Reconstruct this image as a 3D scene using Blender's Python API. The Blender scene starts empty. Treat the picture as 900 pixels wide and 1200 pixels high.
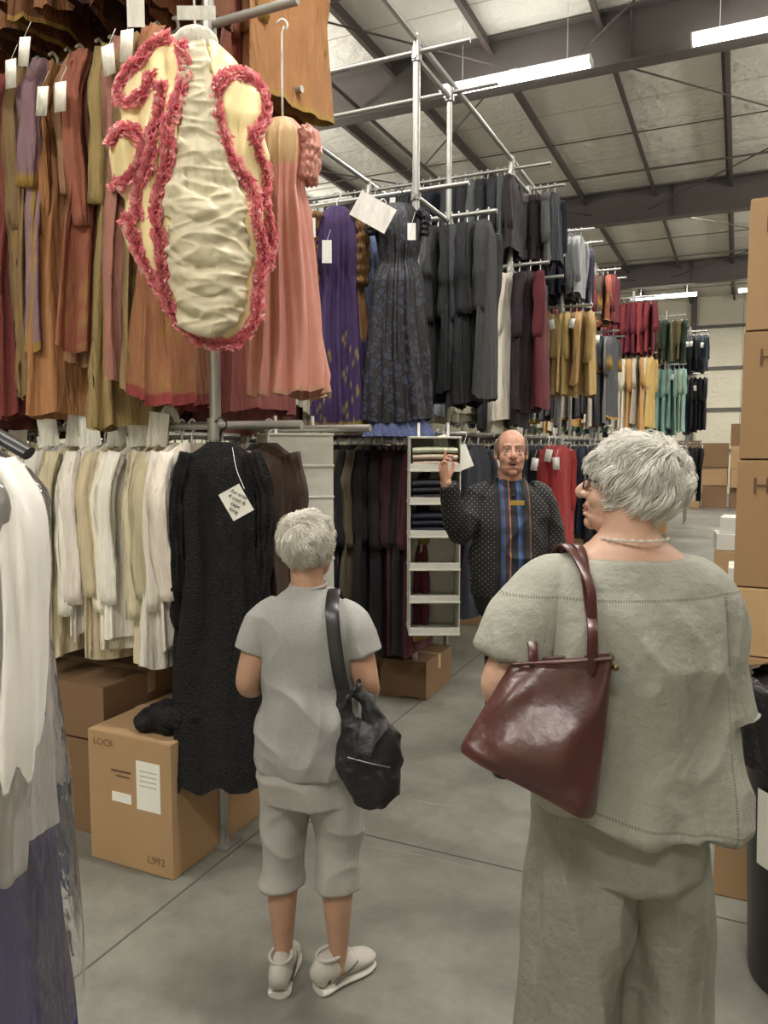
import bpy, bmesh, math, random, numpy as np
from mathutils import Vector, Matrix, noise
random.seed(7); rng=np.random.default_rng(7)
YAW=math.radians(24.7); SY,CY=math.sin(YAW),math.cos(YAW)
CAMR=np.array((CY,SY)); 
def L(l,d,z=0.0): return (-SY*d+CY*l, CY*d+SY*l, z)
def hx(s):
    s=s.lstrip('#'); r=[int(s[i:i+2],16)/255 for i in (0,2,4)]
    return tuple(((c+.055)/1.055)**2.4 if c>.04045 else c/12.92 for c in r)
scene=bpy.context.scene
scene.view_settings.view_transform='Standard'
COL=bpy.context.scene.collection
# ------------------------------------------------ materials
def newmat(name):
    m=bpy.data.materials.new(name); m.use_nodes=True; nt=m.node_tree
    return m,nt,nt.nodes['Principled BSDF']
def mth(nt,op,a,b=None,c=None):
    n=nt.nodes.new('ShaderNodeMath'); n.operation=op
    for i,x in enumerate((a,b,c)):
        if x is None: continue
        if isinstance(x,(int,float)): n.inputs[i].default_value=x
        else: nt.links.new(x,n.inputs[i])
    return n.outputs[0]
def mixc(nt,f,a,b,mode='MIX'):
    n=nt.nodes.new('ShaderNodeMix'); n.data_type='RGBA'; n.blend_type=mode
    for s,x in ((n.inputs[0],f),(n.inputs[6],a),(n.inputs[7],b)):
        if isinstance(x,(int,float)): s.default_value=x
        elif isinstance(x,tuple): s.default_value=(*x[:3],1)
        else: nt.links.new(x,s)
    return n.outputs[2]
def ocoord(nt,scale=(1,1,1)):
    t=nt.nodes.new('ShaderNodeTexCoord'); m=nt.nodes.new('ShaderNodeMapping')
    m.inputs['Scale'].default_value=scale; nt.links.new(t.outputs['Object'],m.inputs['Vector'])
    return m.outputs[0]
def noi(nt,vec,scale,detail=3,rough=.5):
    n=nt.nodes.new('ShaderNodeTexNoise'); n.inputs['Scale'].default_value=scale
    n.inputs['Detail'].default_value=detail; n.inputs['Roughness'].default_value=rough
    nt.links.new(vec,n.inputs['Vector']); return n.outputs['Fac']
def bump(nt,bs,h,strength,dist=.01):
    b=nt.nodes.new('ShaderNodeBump'); b.inputs['Strength'].default_value=strength; b.inputs['Distance'].default_value=dist
    nt.links.new(h,b.inputs['Height']); nt.links.new(b.outputs[0],bs.inputs['Normal'])
def pm(name,col,rough=.6,metal=0,var=.15,vs=6,bs=0,bsc=30,st=(1,1,1),sss=0,vcol=False,sheen=0,bd=.01,coat=0):
    m,nt,b=newmat(name)
    b.inputs['Roughness'].default_value=rough; b.inputs['Metallic'].default_value=metal
    v=ocoord(nt,st)
    f=noi(nt,v,vs)
    if vcol:
        a=nt.nodes.new('ShaderNodeAttribute'); a.attribute_name='Col'; base=a.outputs['Color']
    else: base=tuple(col)
    k=mth(nt,'MULTIPLY_ADD',f,2*var,1-var)
    cc=nt.nodes.new('ShaderNodeCombineColor')
    for i in range(3): nt.links.new(k,cc.inputs[i])
    out=mixc(nt,1.0,base,cc.outputs[0],'MULTIPLY')
    nt.links.new(out,b.inputs['Base Color'])
    if bs>0: bump(nt,b,noi(nt,v,bsc,4),bs,bd)
    if sss: 
        b.inputs['Subsurface Weight'].default_value=sss; b.inputs['Subsurface Radius'].default_value=(.012,.006,.004)
    if sheen: b.inputs['Sheen Weight'].default_value=sheen
    if coat: b.inputs['Coat Weight'].default_value=coat
    return m
CLOTH=pm('cloth_vcol',(1,1,1),.85,var=.25,vs=9,bs=.8,bsc=12,st=(2,2,.45),vcol=True,bd=.03)
SATIN=pm('satin_vcol',(1,1,1),.5,var=.12,vs=9,bs=.4,bsc=12,st=(1.6,1.6,.6),vcol=True,bd=.02)
SILK=pm('silk_vcol',(1,1,1),.45,var=.08,vs=8,bs=.3,bsc=14,vcol=True,bd=.012)
PIPE=pm('galvanized_pipe',hx('a8a8a4'),.4,.7,var=.1)
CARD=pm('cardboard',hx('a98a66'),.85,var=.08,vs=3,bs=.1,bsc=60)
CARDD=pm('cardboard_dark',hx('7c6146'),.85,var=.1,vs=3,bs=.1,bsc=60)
TAPE=pm('packing_tape',hx('b0956f'),.35,var=.05)
PAPER=pm('paper',hx('e8e6de'),.8,var=.04)
INK=pm('marker_ink',hx('2a2422'),.7)
INKL=pm('marker_ink_faded',hx('5a4636'),.8)
BLK=pm('black_plastic',hx('1b1b1d'),.35,var=.1)
WHT=pm('white_fabric',hx('cfcec4'),.8,var=.06,vs=20,bs=.3,bsc=12,bd=.02)
# ------------------------------------------------ mesh batch
def catm(P,sub):
    P=np.asarray(P,float)
    if sub<=1 or len(P)<3: 
        if sub>1:
            t=np.linspace(0,1,sub+1)[:,None]; return P[0]*(1-t)+P[1]*t
        return P
    Q=np.vstack([2*P[0]-P[1],P,2*P[-1]-P[-2]]); out=[]
    for i in range(1,len(Q)-2):
        for k in range(sub):
            t=k/sub
            out.append(.5*((2*Q[i])+(-Q[i-1]+Q[i+1])*t+(2*Q[i-1]-5*Q[i]+4*Q[i+1]-Q[i+2])*t*t+(-Q[i-1]+3*Q[i]-3*Q[i+1]+Q[i+2])*t**3))
    out.append(P[-1]); return np.array(out)
def tubeP(path,rad,n=16,ref=(1,0,0),sub=4,e=1.0):
    path=np.asarray(path,float)
    rad=np.array([(r,r) if np.isscalar(r) else r for r in rad],float)
    if len(rad)==1: rad=np.repeat(rad,len(path),0)
    A=catm(np.hstack([path,rad]),sub); C=A[:,:3]; R=np.maximum(A[:,3:],.0003)
    T=np.gradient(C,axis=0); T/=np.linalg.norm(T,axis=1)[:,None]+1e-12
    a=np.asarray(ref,float)[None]-T*(T@np.asarray(ref,float))[:,None]; a/=np.linalg.norm(a,axis=1)[:,None]+1e-12
    b=np.cross(T,a)
    th=np.linspace(0,2*math.pi,n,endpoint=False); c,s=np.cos(th),np.sin(th)
    c=np.sign(c)*abs(c)**e; s=np.sign(s)*abs(s)**e
    return C[:,None]+a[:,None]*(R[:,0,None,None]*c[None,:,None])+b[:,None]*(R[:,1,None,None]*s[None,:,None])
class B:
    def __init__(s): s.v=[];s.c=[];s.q=[];s.qm=[];s.ng=[];s.ngm=[];s.n=0
    def grid(s,P,col=(1,1,1),closed=True,caps=False,mi=0):
        P=np.asarray(P,float); r,c=P.shape[:2]
        s.v.append(P.reshape(-1,3)); s.c.append(np.broadcast_to(np.asarray(col,float),(r,c,3)).reshape(-1,3))
        I=np.arange(r*c).reshape(r,c)+s.n
        J=np.hstack([I,I[:,:1]]) if closed else I
        q=np.stack([J[:-1,:-1],J[:-1,1:],J[1:,1:],J[1:,:-1]],-1).reshape(-1,4)
        s.q.append(q); s.qm.append(np.full(len(q),mi))
        if caps:
            s.ng.append(list(map(int,I[0][::-1]))); s.ng.append(list(map(int,I[-1]))); s.ngm+= [mi,mi]
        s.n+=r*c
    def strips(s,G,C,mi=0):
        n,r,c=G.shape[:3]; s.v.append(G.reshape(-1,3)); s.c.append(np.broadcast_to(C,G.shape).reshape(-1,3))
        I=np.arange(n*r*c).reshape(n,r,c)+s.n
        q=np.stack([I[:,:-1,:-1],I[:,:-1,1:],I[:,1:,1:],I[:,1:,:-1]],-1).reshape(-1,4)
        s.q.append(q); s.qm.append(np.full(len(q),mi)); s.n+=n*r*c
    def tube(s,path,rad,n=12,ref=(1,0,0),sub=4,col=(1,1,1),mi=0,e=1.0): s.grid(tubeP(path,rad,n,ref,sub,e),col,True,True,mi)
    def ell(s,c,r,col=(1,1,1),mi=0,nu=20,nv=12,M=None):
        ph=np.linspace(.08,math.pi-.08,nv)[:,None]; th=np.linspace(0,2*math.pi,nu,endpoint=False)[None]
        P=np.stack([np.sin(ph)*np.cos(th),np.sin(ph)*np.sin(th),np.cos(ph)*np.ones_like(th)],-1)*np.asarray(r)
        if M is not None: P=P@np.array(M.to_3x3()).T
        s.grid(P+np.asarray(c),col,True,True,mi)
    def box(s,c,sz,rz=0,col=(1,1,1),mi=0,M=None):
        x,y,z=[k/2 for k in sz]
        V=np.array([(-x,-y,-z),(x,-y,-z),(x,y,-z),(-x,y,-z),(-x,-y,z),(x,-y,z),(x,y,z),(-x,y,z)])
        if rz: 
            cc,ss=math.cos(rz),math.sin(rz); V=V@np.array([(cc,ss,0),(-ss,cc,0),(0,0,1)])
        if M is not None: V=V@np.array(M.to_3x3()).T
        s.v.append(V+np.asarray(c)); s.c.append(np.broadcast_to(np.asarray(col,float),(8,3)))
        q=np.array([(3,2,1,0),(4,5,6,7),(0,1,5,4),(1,2,6,5),(2,3,7,6),(3,0,4,7)])+s.n
        s.q.append(q); s.qm.append(np.full(6,mi)); s.n+=8
    def xf(s,M):
        M=np.array(M); s.v=[v@M[:3,:3].T+M[:3,3] for v in s.v]
    def obj(s,name,mats,parent=None,smooth=True,ang=40,bevel=0):
        me=bpy.data.meshes.new(name)
        V=np.vstack(s.v); Q=np.vstack(s.q)
        faces=Q.tolist()+s.ng
        me.from_pydata(V.tolist(),[],faces)
        if not isinstance(mats,(list,tuple)): mats=[mats]
        for m in mats: me.materials.append(m)
        mi=np.concatenate(s.qm+[np.array(s.ngm,int)]).astype(np.int32)
        me.polygons.foreach_set('material_index',mi)
        a=me.color_attributes.new('Col','FLOAT_COLOR','POINT')
        C=np.vstack(s.c); a.data.foreach_set('color',np.hstack([C,np.ones((len(C),1))]).astype(np.float32).ravel())
        if smooth:
            me.shade_smooth()
            if ang<180: me.set_sharp_from_angle(angle=math.radians(ang))
        me.update()
        o=bpy.data.objects.new(name,me); COL.objects.link(o)
        if parent: o.parent=parent
        if bevel:
            b=o.modifiers.new('bev','BEVEL'); b.width=bevel; b.segments=2; b.limit_method='ANGLE'
        return o
def solid(name,b,mat,parent,voxel=.006,sm=4,disp=None,post=None):
    o=b.obj('tmp',[mat],None,False)
    r=o.modifiers.new('r','REMESH'); r.mode='VOXEL'; r.voxel_size=voxel
    s=o.modifiers.new('s','SMOOTH'); s.iterations=sm; s.factor=.5
    dg=bpy.context.evaluated_depsgraph_get(); dg.update()
    me=bpy.data.meshes.new_from_object(o.evaluated_get(dg))
    bpy.data.objects.remove(o)
    me.name=name
    if not me.materials: me.materials.append(mat)
    else: me.materials[0]=mat
    if disp or post:
        n=len(me.vertices); co=np.empty(n*3); no=np.empty(n*3)
        me.vertices.foreach_get('co',co); me.vertices.foreach_get('normal',no)
        co=co.reshape(-1,3); no=no.reshape(-1,3)
        if disp: co=co+no*disp(co)[:,None]
        if post: co=post(co)
        me.vertices.foreach_set('co',co.ravel())
    me.shade_smooth(); me.update()
    ob=bpy.data.objects.new(name,me); COL.objects.link(ob)
    if parent: ob.parent=parent
    return ob
def nz(co,sc,amp,off=0):
    sc=np.asarray(sc); Q=co*sc+off
    return np.array([noise.noise(Vector(q)) for q in Q])*amp
def ridg(co,sc,amp,off=0):
    sc=np.asarray(sc); Q=co*sc+off
    return (1-2*np.abs(np.array([noise.noise(Vector(q)) for q in Q])))**2*amp-amp*.4
def empty(name,loc,rz=0):
    e=bpy.data.objects.new(name,None); e.location=loc; e.rotation_euler=(0,0,rz); e.empty_display_size=.2; COL.objects.link(e); return e
def text(s,size,M,mat,name,parent=None,ext=.0006):
    c=bpy.data.curves.new('t','FONT'); c.body=s; c.size=size; c.extrude=ext; c.align_x='CENTER'; c.align_y='CENTER'
    o=bpy.data.objects.new('t',c); COL.objects.link(o)
    dg=bpy.context.evaluated_depsgraph_get(); dg.update()
    me=bpy.data.meshes.new_from_object(o.evaluated_get(dg)); bpy.data.objects.remove(o)
    me.transform(M); me.materials.clear(); me.materials.append(mat)
    ob=bpy.data.objects.new(name,me); COL.objects.link(ob)
    if parent: ob.parent=parent
    return ob
# ------------------------------------------------ room
def floor_mat():
    m,nt,b=newmat('concrete')
    v=ocoord(nt); f1=noi(nt,v,.9,6,.6); f2=noi(nt,v,14,5,.7); f3=noi(nt,v,3.2,4,.6)
    f=mth(nt,'ADD',mth(nt,'MULTIPLY',f1,.45),mth(nt,'ADD',mth(nt,'MULTIPLY',f2,.2),mth(nt,'MULTIPLY',f3,.35)))
    r=nt.nodes.new('ShaderNodeValToRGB'); nt.links.new(f,r.inputs[0])
    r.color_ramp.elements[0].position=.35; r.color_ramp.elements[0].color=(*hx('5e5d56'),1)
    r.color_ramp.elements[1].position=.66; r.color_ramp.elements[1].color=(*hx('8c8b82'),1)
    nt.links.new(r.outputs[0],b.inputs['Base Color'])
    b.inputs['Roughness'].default_value=.5
    bump(nt,b,f2,.15,.004); return m
FL=floor_mat()
X0,X1,Y0,Y1,H=-14.0,9.0,-5.0,31.0,7.2
def plate(name,c,sz,mat,**k):
    b=B(); b.box(c,sz); return b.obj(name,mat,smooth=False,**k)
plate('floor',((X0+X1)/2,(Y0+Y1)/2,-.05),(X1-X0,Y1-Y0,.1),FL)
JT=pm('joint_dark',hx('4e4d48'),.8)
b=B()
b.box((-1.88,13,.0006),(.008,35.8,.001)); b.box((2.6,13,.0006),(.008,35.8,.001))
for yy in (-1.5,2.92,7.4,11.9,16.4,20.9,25.4): b.box((-2.5,yy,.0008),(22.8,.008,.001))
b.obj('floor_joint',JT,smooth=False)
b=B(); SCR=pm('floor_scratch',hx('a2a096'),.6)
def scr(pts,w=.005):
    P=catm(np.array([(*p,.0015) for p in pts]),6); T=np.gradient(P,axis=0); S=np.cross(T,(0,0,1)); S/=np.linalg.norm(S,axis=1)[:,None]
    W=w*np.sin(np.linspace(.15,3.0,len(P)))[:,None]
    b.grid(np.stack([P-S*W/2,P+S*W/2],1),closed=False)
scr([L(.13,3.6)[:2],L(.22,3.55)[:2],L(.33,3.52)[:2]])
scr([L(-.3,3.2)[:2],L(.1,3.1)[:2],L(.42,2.95)[:2]],.003)
b.obj('floor_scratch',SCR,smooth=False)
def insul(name,c1,c2,dirx=True,band=1.2):
    m,nt,bs=newmat(name); v=ocoord(nt)
    f=noi(nt,v,1.6,4); sp=nt.nodes.new('ShaderNodeSeparateXYZ'); nt.links.new(v,sp.inputs[0])
    r=mixc(nt,f,c1,c2)
    k=sp.outputs[1] if dirx else sp.outputs[0]
    w=mth(nt,'PINGPONG',k,band/2); l=mth(nt,'LESS_THAN',w,.012)
    r=mixc(nt,mth(nt,'MULTIPLY',l,.6),r,hx('6b6860'))
    nt.links.new(r,bs.inputs['Base Color']); bs.inputs['Roughness'].default_value=.4
    bump(nt,bs,noi(nt,v,7,4),.7,.05); return m
CE=insul('ceiling_insulation',hx('ccc9c0'),hx('e2dfd6'))
WL=insul('wall_insulation',hx('cfc9b4'),hx('e0dbc8'),False,1.5)
plate('ceiling',((X0+X1)/2,(Y0+Y1)/2,H+.05),(X1-X0,Y1-Y0,.1),CE)
plate('wall_far',((X0+X1)/2,Y1+.05,H/2),(X1-X0,.1,H),WL)
plate('wall_near',((X0+X1)/2,Y0-.05,H/2),(X1-X0,.1,H),WL)
plate('wall_left',(X0-.05,(Y0+Y1)/2,H/2),(.1,Y1-Y0,H),WL)
plate('wall_right',(X1+.05,(Y0+Y1)/2,H/2),(.1,Y1-Y0,H),WL)
STL=pm('dark_steel',hx('5c5754'),.55,.2,var=.1)
STL2=pm('purlin_steel',hx('564e4a'),.6,.2,var=.1)
for i,yy in enumerate((-4,3.2,10.5,17.6,24.8)):
    b=B(); w=X1-X0; xc=(X0+X1)/2
    b.box((xc,yy,6.85),(w,.02,.62)); b.box((xc,yy,6.52),(w,.25,.03)); b.box((xc,yy,7.17),(w,.25,.03))
    for xx in np.arange(X0+1,X1,2.9): b.box((xx,yy,6.85),(.012,.2,.6))
    b.obj('roof_rafter',STL,smooth=False)
b=B()
for xx in np.arange(X0+.6,X1,1.45):
    b.box((xx,13,7.09),(.012,35.8,.2)); b.box((xx+.03,13,6.99),(.07,35.8,.012)); b.box((xx-.03,13,7.19),(.07,35.8,.012))
b.obj('roof_purlins',STL2,smooth=False)
b=B()
for xx in np.arange(X0+.6,X1-1.5,1.45):
    for yy in (6.8,14,21.2,28): b.tube([(xx,yy,7.0),(xx+1.45,yy,7.0)],[.012],6,(0,0,1),1)
for y0 in (3.2,10.5,17.6):
    for xx in (-9,-2,):
        b.tube([(xx,y0,6.75),(xx+6,y0+7.2,6.75)],[.014],6,(0,0,1),1); b.tube([(xx+6,y0,6.75),(xx,y0+7.2,6.75)],[.014],6,(0,0,1),1)
b.tube([(-5.2,-4,6.62),(-5.2,30.5,6.62)],[.03],8,(0,0,1),1)
b.tube([(1.3,-4,6.62),(1.3,30.5,6.62)],[.03],8,(0,0,1),1)
for yy in (8,15,22): b.tube([(-13.5,yy,6.7),(8.5,yy,6.7)],[.02],8,(0,0,1),1)
b.obj('ceiling_pipes',STL2)
b=B()
for xx in np.arange(-12.3,9,3.55):
    b.box((xx,30.87,3.6),(.2,.22,7.18))
for zz in (1.6,3.1,4.6,6.1): b.box((-2.5,30.93,zz),(22.9,.1,.1))
b.obj('wall_columns',STL,smooth=False)
LM,nt,bs=newmat('tube_glow'); bs.inputs['Emission Color'].default_value=(1,.97,.9,1); bs.inputs['Emission Strength'].default_value=22
HS=pm('fixture_white',hx('e6e6e6'),.5)
def fixture(x,y,z=6.4,p=150,ln=1.95,up=.22):
    e=empty('fluorescent_light_fixture',(x,y,z))
    b=B(); b.box((0,0,.06),(ln,.10,.05)); b.box((0,0,.095),(.1,.05,.03))
    for sx in (-1,1): b.box((sx*ln/2,0,.02),(.02,.2,.09)); b.tube([(sx*ln*.35,0,.07),(sx*ln*.35,0,H-z)],[.004],6,(1,0,0),1)
    b.obj('housing',HS,e,False)
    b=B()
    for sy in (-.07,.07): b.tube([(-ln/2+.02,sy,.01),(ln/2-.02,sy,.01)],[.034],10,(0,0,1),1)
    b.obj('tubes',LM,e)
    for nm,pw,zz,rx in (('lamp',p,-.035,0),('uplight',p*up,.11,math.pi)):
        if pw<=0: continue
        l=bpy.data.lights.new(nm,'AREA'); l.shape='RECTANGLE'; l.size=ln; l.size_y=.2; l.energy=pw; l.color=(1,.955,.875)
        o=bpy.data.objects.new(nm,l); COL.objects.link(o); o.parent=e; o.location=(0,0,zz); o.rotation_euler=(rx,0,0)
for x,y,z,up in ((-2.78,10.0,6.4,.0),(.32,10.0,6.4,.0),(-5.8,2.9,6.2,.1),(-2.9,2.6,6.2,.1),(0,2.6,6.2,.1),(-2.9,-2.2,6.4,.2),(.5,-2.2,6.4,.2),
              (-3.9,18.3,6.97,.0),(-.6,18.3,6.97,.0),(-2.3,26,6.4,.2),(.8,26,6.4,.2),(4.6,6,5.2,3.0),(4.6,13,5.2,3.2),(4.8,20,5.2,3.2),(-8.2,9,5.2,3.0),(-11.5,15.5,5.2,3.2)):  # low side fixtures with strong uplights: added out of view to brighten the ceiling
    fixture(x,y,z,165,up=up)
# ------------------------------------------------ garments
def garment(b,top,wax,length,w,th,col,amp=.012,k=7,sl=.5,flare=1.15,res=1,trim=None,hook=(.8,.8,.8),prof=None,slcol=None,slr=1.0,drop=.07,colf=None,swing=None,R=random,ntm=1.0,pat=None,hr=.0045):
    wax=np.asarray(wax,float); tax=np.array((wax[1],-wax[0]))
    top=np.asarray(top,float)
    nzr=int(22*res)+3; nt_=int((48*res)*ntm)+8
    t=np.linspace(0,1,nzr)**1.2
    t=np.sort(np.r_[t,.972,.968]); nzr+=2
    s=.055/length
    if prof is None: prof=[(0,.3,.35),(s,.8,.6),(s*1.8,1,.8),(.35,.9,1),(.6,1.0*(1+flare)/2,1.1),(1,flare,flare*1.15)]
    pp=np.array(prof); W=np.interp(t,pp[:,0],pp[:,1])*w; T=np.interp(t,pp[:,0],pp[:,2])*th
    th_=np.linspace(0,2*math.pi,nt_,endpoint=False)
    c,sn=np.cos(th_),np.sin(th_)
    ph=[R.uniform(0,6.3) for _ in range(6)]
    a=(amp*np.clip((t-.02)*2.6,0,1)**.7)[:,None]
    X=th_[None]+.12*np.sin(th_[None]*3+ph[4])+.05*np.sin(t[:,None]*7+ph[5])
    f1=1-2*np.abs(np.sin(X*k/2+ph[0]+.5*np.sin(2.5*t[:,None]+ph[3])))**.8
    f2=np.sin(X*(2*k-1)+ph[1]+t[:,None]*1.5)
    D=a*(f1*.75+f2*.28+np.sin(3*th_[None]+ph[2]+t[:,None]*3)*.5)
    nx=c[None]*T[:,None]; ny=sn[None]*W[:,None]; nl=np.sqrt(nx**2+ny**2)+1e-6
    lw=W[:,None]*c+D*nx/nl; lt=T[:,None]*sn+D*ny/nl
    sw=R.uniform(-.02,.02) if swing is None else swing
    lt=lt+sw*(t[:,None]**1.5)
    z=-drop-t[:,None]*length+.014*np.sin(2*th_[None]+ph[4])*t[:,None]*(length>.5)+.3*D*t[:,None]
    P=np.zeros((nzr,nt_,3)); P[...,0]=top[0]+wax[0]*lw+tax[0]*lt; P[...,1]=top[1]+wax[1]*lw+tax[1]*lt; P[...,2]=top[2]+z
    C=np.broadcast_to(np.asarray(col),(nzr,nt_,3)).copy()
    if pat is not None:
        m_=(np.sin(th_[None]*16+ph[0])*np.sin(t[:,None]*length*60+ph[1])>.6)&(t[:,None]>pat[1]); C[m_]=C[m_]*.5+np.array(pat[0])*.5
    if colf is not None: C=colf(t[:,None]*np.ones_like(th_[None]),th_[None]*np.ones_like(t[:,None]),C)
    if trim is not None:
        C[t>.97]=trim
        if R.random()<.3: C[:, np.abs(c)>.985]=trim
    b.grid(P,C,True,False)
    b.grid(np.stack([P[0],np.broadcast_to(P[0].mean(0),P[0].shape)]),C[:2],True,False)
    if sl>0:
        sc=col if slcol is None else slcol
        for sd in (-1,1):
            q=[]; n=max(5,int(9*res)); o1=R.uniform(-.015,.015); o2=R.uniform(-.03,.03); inw=R.uniform(.80,1.02)
            for i in range(n):
                u=i/(n-1)
                lw_=sd*w*(.72+.28*min(1,u*4))*(1-(1-inw)*max(0,u-.3)) ; lt_=o1*u+o2*u*u+sw*.3*u
                z_=top[2]-drop-.045-sl*u
                q.append((top[0]+wax[0]*lw_+tax[0]*lt_,top[1]+wax[1]*lw_+tax[1]*lt_,z_))
            rr=[(slr*(.030+.003*math.sin(i*1.9+ph[1])),slr*(.046+.005*math.sin(i*2.3+ph[0]))) for i in range(n)]
            rr[-1]=(rr[-1][0]*.9,rr[-1][1]*.9)
            G=tubeP(q,rr,max(8,int(18*res)),(wax[0],wax[1],0),2 if res>=.8 else 1)
            g=np.arange(G.shape[1])
            G=G+((G-G.mean(1,keepdims=True))*(.25*np.sin(g*2.4+ph[2]+np.arange(G.shape[0])[:,None]*.25))[...,None])
            cc=np.broadcast_to(np.asarray(sc),G.shape).copy()
            if trim is not None: cc[-2:]=trim
            b.grid(G,cc,True,True)
    if hook is not None:
        x,y,zt=top
        hp=[(0,0,-drop-.02),(0,0,-.03),(.02,0,-.012),(.022,0,.012),(0,0,.028),(-.02,0,.01)]
        b.tube([(x+wax[0]*h[0],y+wax[1]*h[0],zt+h[2]) for h in hp],[hr],5,(tax[0],tax[1],0.01),2,col=hook)
def pal(*a): return [hx(x) for x in a]
def jit(c,R,a=.12):
    k=1+R.uniform(-a,a); g=sum(c)/3; c=[x*.87+g*.13 for x in c]
    return tuple(min(1,max(0,x*k*(1+R.uniform(-a/3,a/3)))) for x in c)
def card(b,p,w,h,wax,col=(.8,.8,.77),tilt=0):
    ang=math.atan2(wax[1],wax[0])
    b.box(p,(w,.002,h),0,col,M=Matrix.Rotation(ang,4,'Z')@Matrix.Rotation(tilt,4,'Y'))
    b.tube([(p[0],p[1],p[2]+h*.45),(p[0]+.01,p[1]+.03,p[2]+h*.5+.07)],[.0012],4,(1,0,0),1,col=col)
def row(name,x0,x1,y,z,cols,length=(1,1.2),sp=.07,res=.5,sl=(.45,.55),w=.2,th=.035,amp=.014,tags=.2,seq=None,trims=None,flare=1.15,seed=1,mat=None,hook=(.75,.75,.75),k=7,tagcol=(.8,.8,.77),pats=None,ntm=1.0,hr=.0045):
    R=random.Random(seed); b=B(); x=x1; i=0
    while x>x0:
        col=seq[i] if seq and i<len(seq) else R.choice(cols)
        col=jit(col,R); ln=R.uniform(*length)
        yaw=R.uniform(-.26,.26)
        wax=(math.sin(yaw),math.cos(yaw))
        tr=R.choice(trims) if trims and R.random()<.22 else None
        pt=(R.choice(pats),R.choice((.3,.55,.75))) if pats and R.random()<.3 else None
        garment(b,(x,y,z),wax,ln,w*R.uniform(.85,1.1),th*R.uniform(.75,1.35),col,amp*R.uniform(.7,1.35),k+R.choice((-2,0,0,1,3)),sl=R.uniform(*sl) if sl else 0,flare=flare*R.uniform(.88,1.2),res=res,trim=tr,hook=hook,R=R,pat=pt,ntm=ntm,hr=hr)
        if R.random()<tags:
            card(b,(x+R.uniform(-.02,.02),y-w-.075,z-R.uniform(.12,.35)),.06,.11,(1,0),tagcol,R.uniform(-.2,.2))
        x-=sp*R.uniform(.75,1.3); i+=1
    return b.obj(name,mat or CLOTH,ang=180)
# ------------------------------------------------ racks
def rack(y,xend,zs,ys,x0=-5.2,top=4.33,posts=(-1.96,-3.4,-4.8),px=None):
    b=B()
    for xx in posts:
        xr=xx-(.3 if y<3 else 0)
        b.tube([(xx,y,0),(xx,y,top)],[.024],12,(1,0,0),1); b.box((xx,y,.006),(.12,.12,.012))
        b.tube([(xr,y+.62,0),(xr,y+.62,top-.1)],[.02],10,(1,0,0),1)
        for zz in zs: 
            b.tube([(xr,y-.04,zz-.035),(xr,y+.68,zz-.035)],[.018],8,(0,0,1),1)
            for k in (0,.62): b.tube([(xx if k==0 else xr,y+k,zz-.06),(xx if k==0 else xr,y+k,zz+.03)],[.033],10,(1,0,0),1)
    for k in (0,.62):
        for zz in zs: b.tube([(x0,y+k,zz),(xend-(.35 if k and y<3 and zz>2 else 0),y+k,zz)],[.017],10,(0,0,1),1)
    return b.obj('pipe_clothing_rack',PIPE)
RK=[(2.6,-1.55),(4.76,-1.6),(7.03,-1.6),(9.3,-1.6),(11.5,-1.6),(13.8,-1.35),(16.0,-1.0),(18.3,-.7)]
for i,(yy,xe) in enumerate(RK):
    zs=(1.79,3.36,4.22)
    rack(yy,xe,zs,None,posts=(-1.96,-3.4,-4.8) if i<5 else (xe-.35,-3.4,-4.8))
b=B()
for xx in (-1.96,-3.4,-4.8): b.tube([(xx,-1,4.3),(xx,19.2,4.3)],[.02],8,(0,0,1),1)
b.obj('overhead_tie_pipes',PIPE)
brown=pal('5a3a28','7a4a2a','8a3a28','6b2f25','9c5a2e','a5682e','4a2a20','98643c')
multi=pal('8c8a72','6c2a30','a8906a','6a5a3a','94708a','b0683c','84704a','7a4a3c','96844c','8a4440')
cream=pal('e4ddc8','d8cfb4','ece8dc','cfc2a0','e8e2d0','dcd4c0','c8bc9a','eeeae0')
dark=pal('1a1a1e','24222a','2a2a30','14141a','30282c','1e2230')
navy=pal('1c2236','22283a','181a24','2c2e3a','101218')
gray=pal('4a4c50','5a5c60','3a3c40','2a2c30','6a6c70')
gold=hx('9c7c3c')
# rack A
row('row_of_costume_dresses',-3.9,-2.12,2.6,3.40,multi,(1.2,1.6),.085,1.0,(.5,.75),.22,.04,.026,.4,
    seq=pal('a0663e','8c7048','9a6a58','a88a54','a05a44','96704c','b07848','90707a','8a6c44','7a3028','c0ac84','5c2628','96947c','7c342c','a8925e','9a9878'),trims=[gold,hx('8a3a38')],pats=[gold,hx('a88a50'),hx('9a5a3a')],flare=1.25,seed=3,k=9,tagcol=hx('e8e4da'),ntm=1.6,hook=(.85,.85,.82),hr=.007)
row('row_of_costume_dresses',-3.9,-2.15,3.22,3.40,pal('642428','7a3a34','5c2024','543050','8a4a44'),(1.45,1.58),.1,.8,(.5,.7),.23,.05,.024,.05,trims=[gold],flare=1.4,seed=4,k=9,ntm=1.4)
row('row_of_costume_jackets',-4.2,-1.98,3.25,4.22,brown,(.75,.9),.09,.8,(.5,.6),.22,.05,.018,.1,seq=pal('a06c38','9a6436','84402a','94382a','5a2a22'),trims=[gold],seed=5)
row('row_of_costume_jackets',-4.2,-2.05,2.6,4.22,brown,(.62,.72),.09,.7,(.45,.5),.2,.05,.018,.0,trims=[gold],seed=6)
row('row_of_dress_shirts',-3.9,-2.08,2.6,1.79,cream,(.82,.95),.058,.9,(.58,.70),.2,.028,.018,.05,flare=1.02,seed=7,k=8,hook=(.75,.75,.72),ntm=1.3)
row('row_of_dress_shirts',-3.9,-2.1,3.22,1.79,cream+dark,(.9,1.2),.08,.5,seed=8)
b=B()
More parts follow.
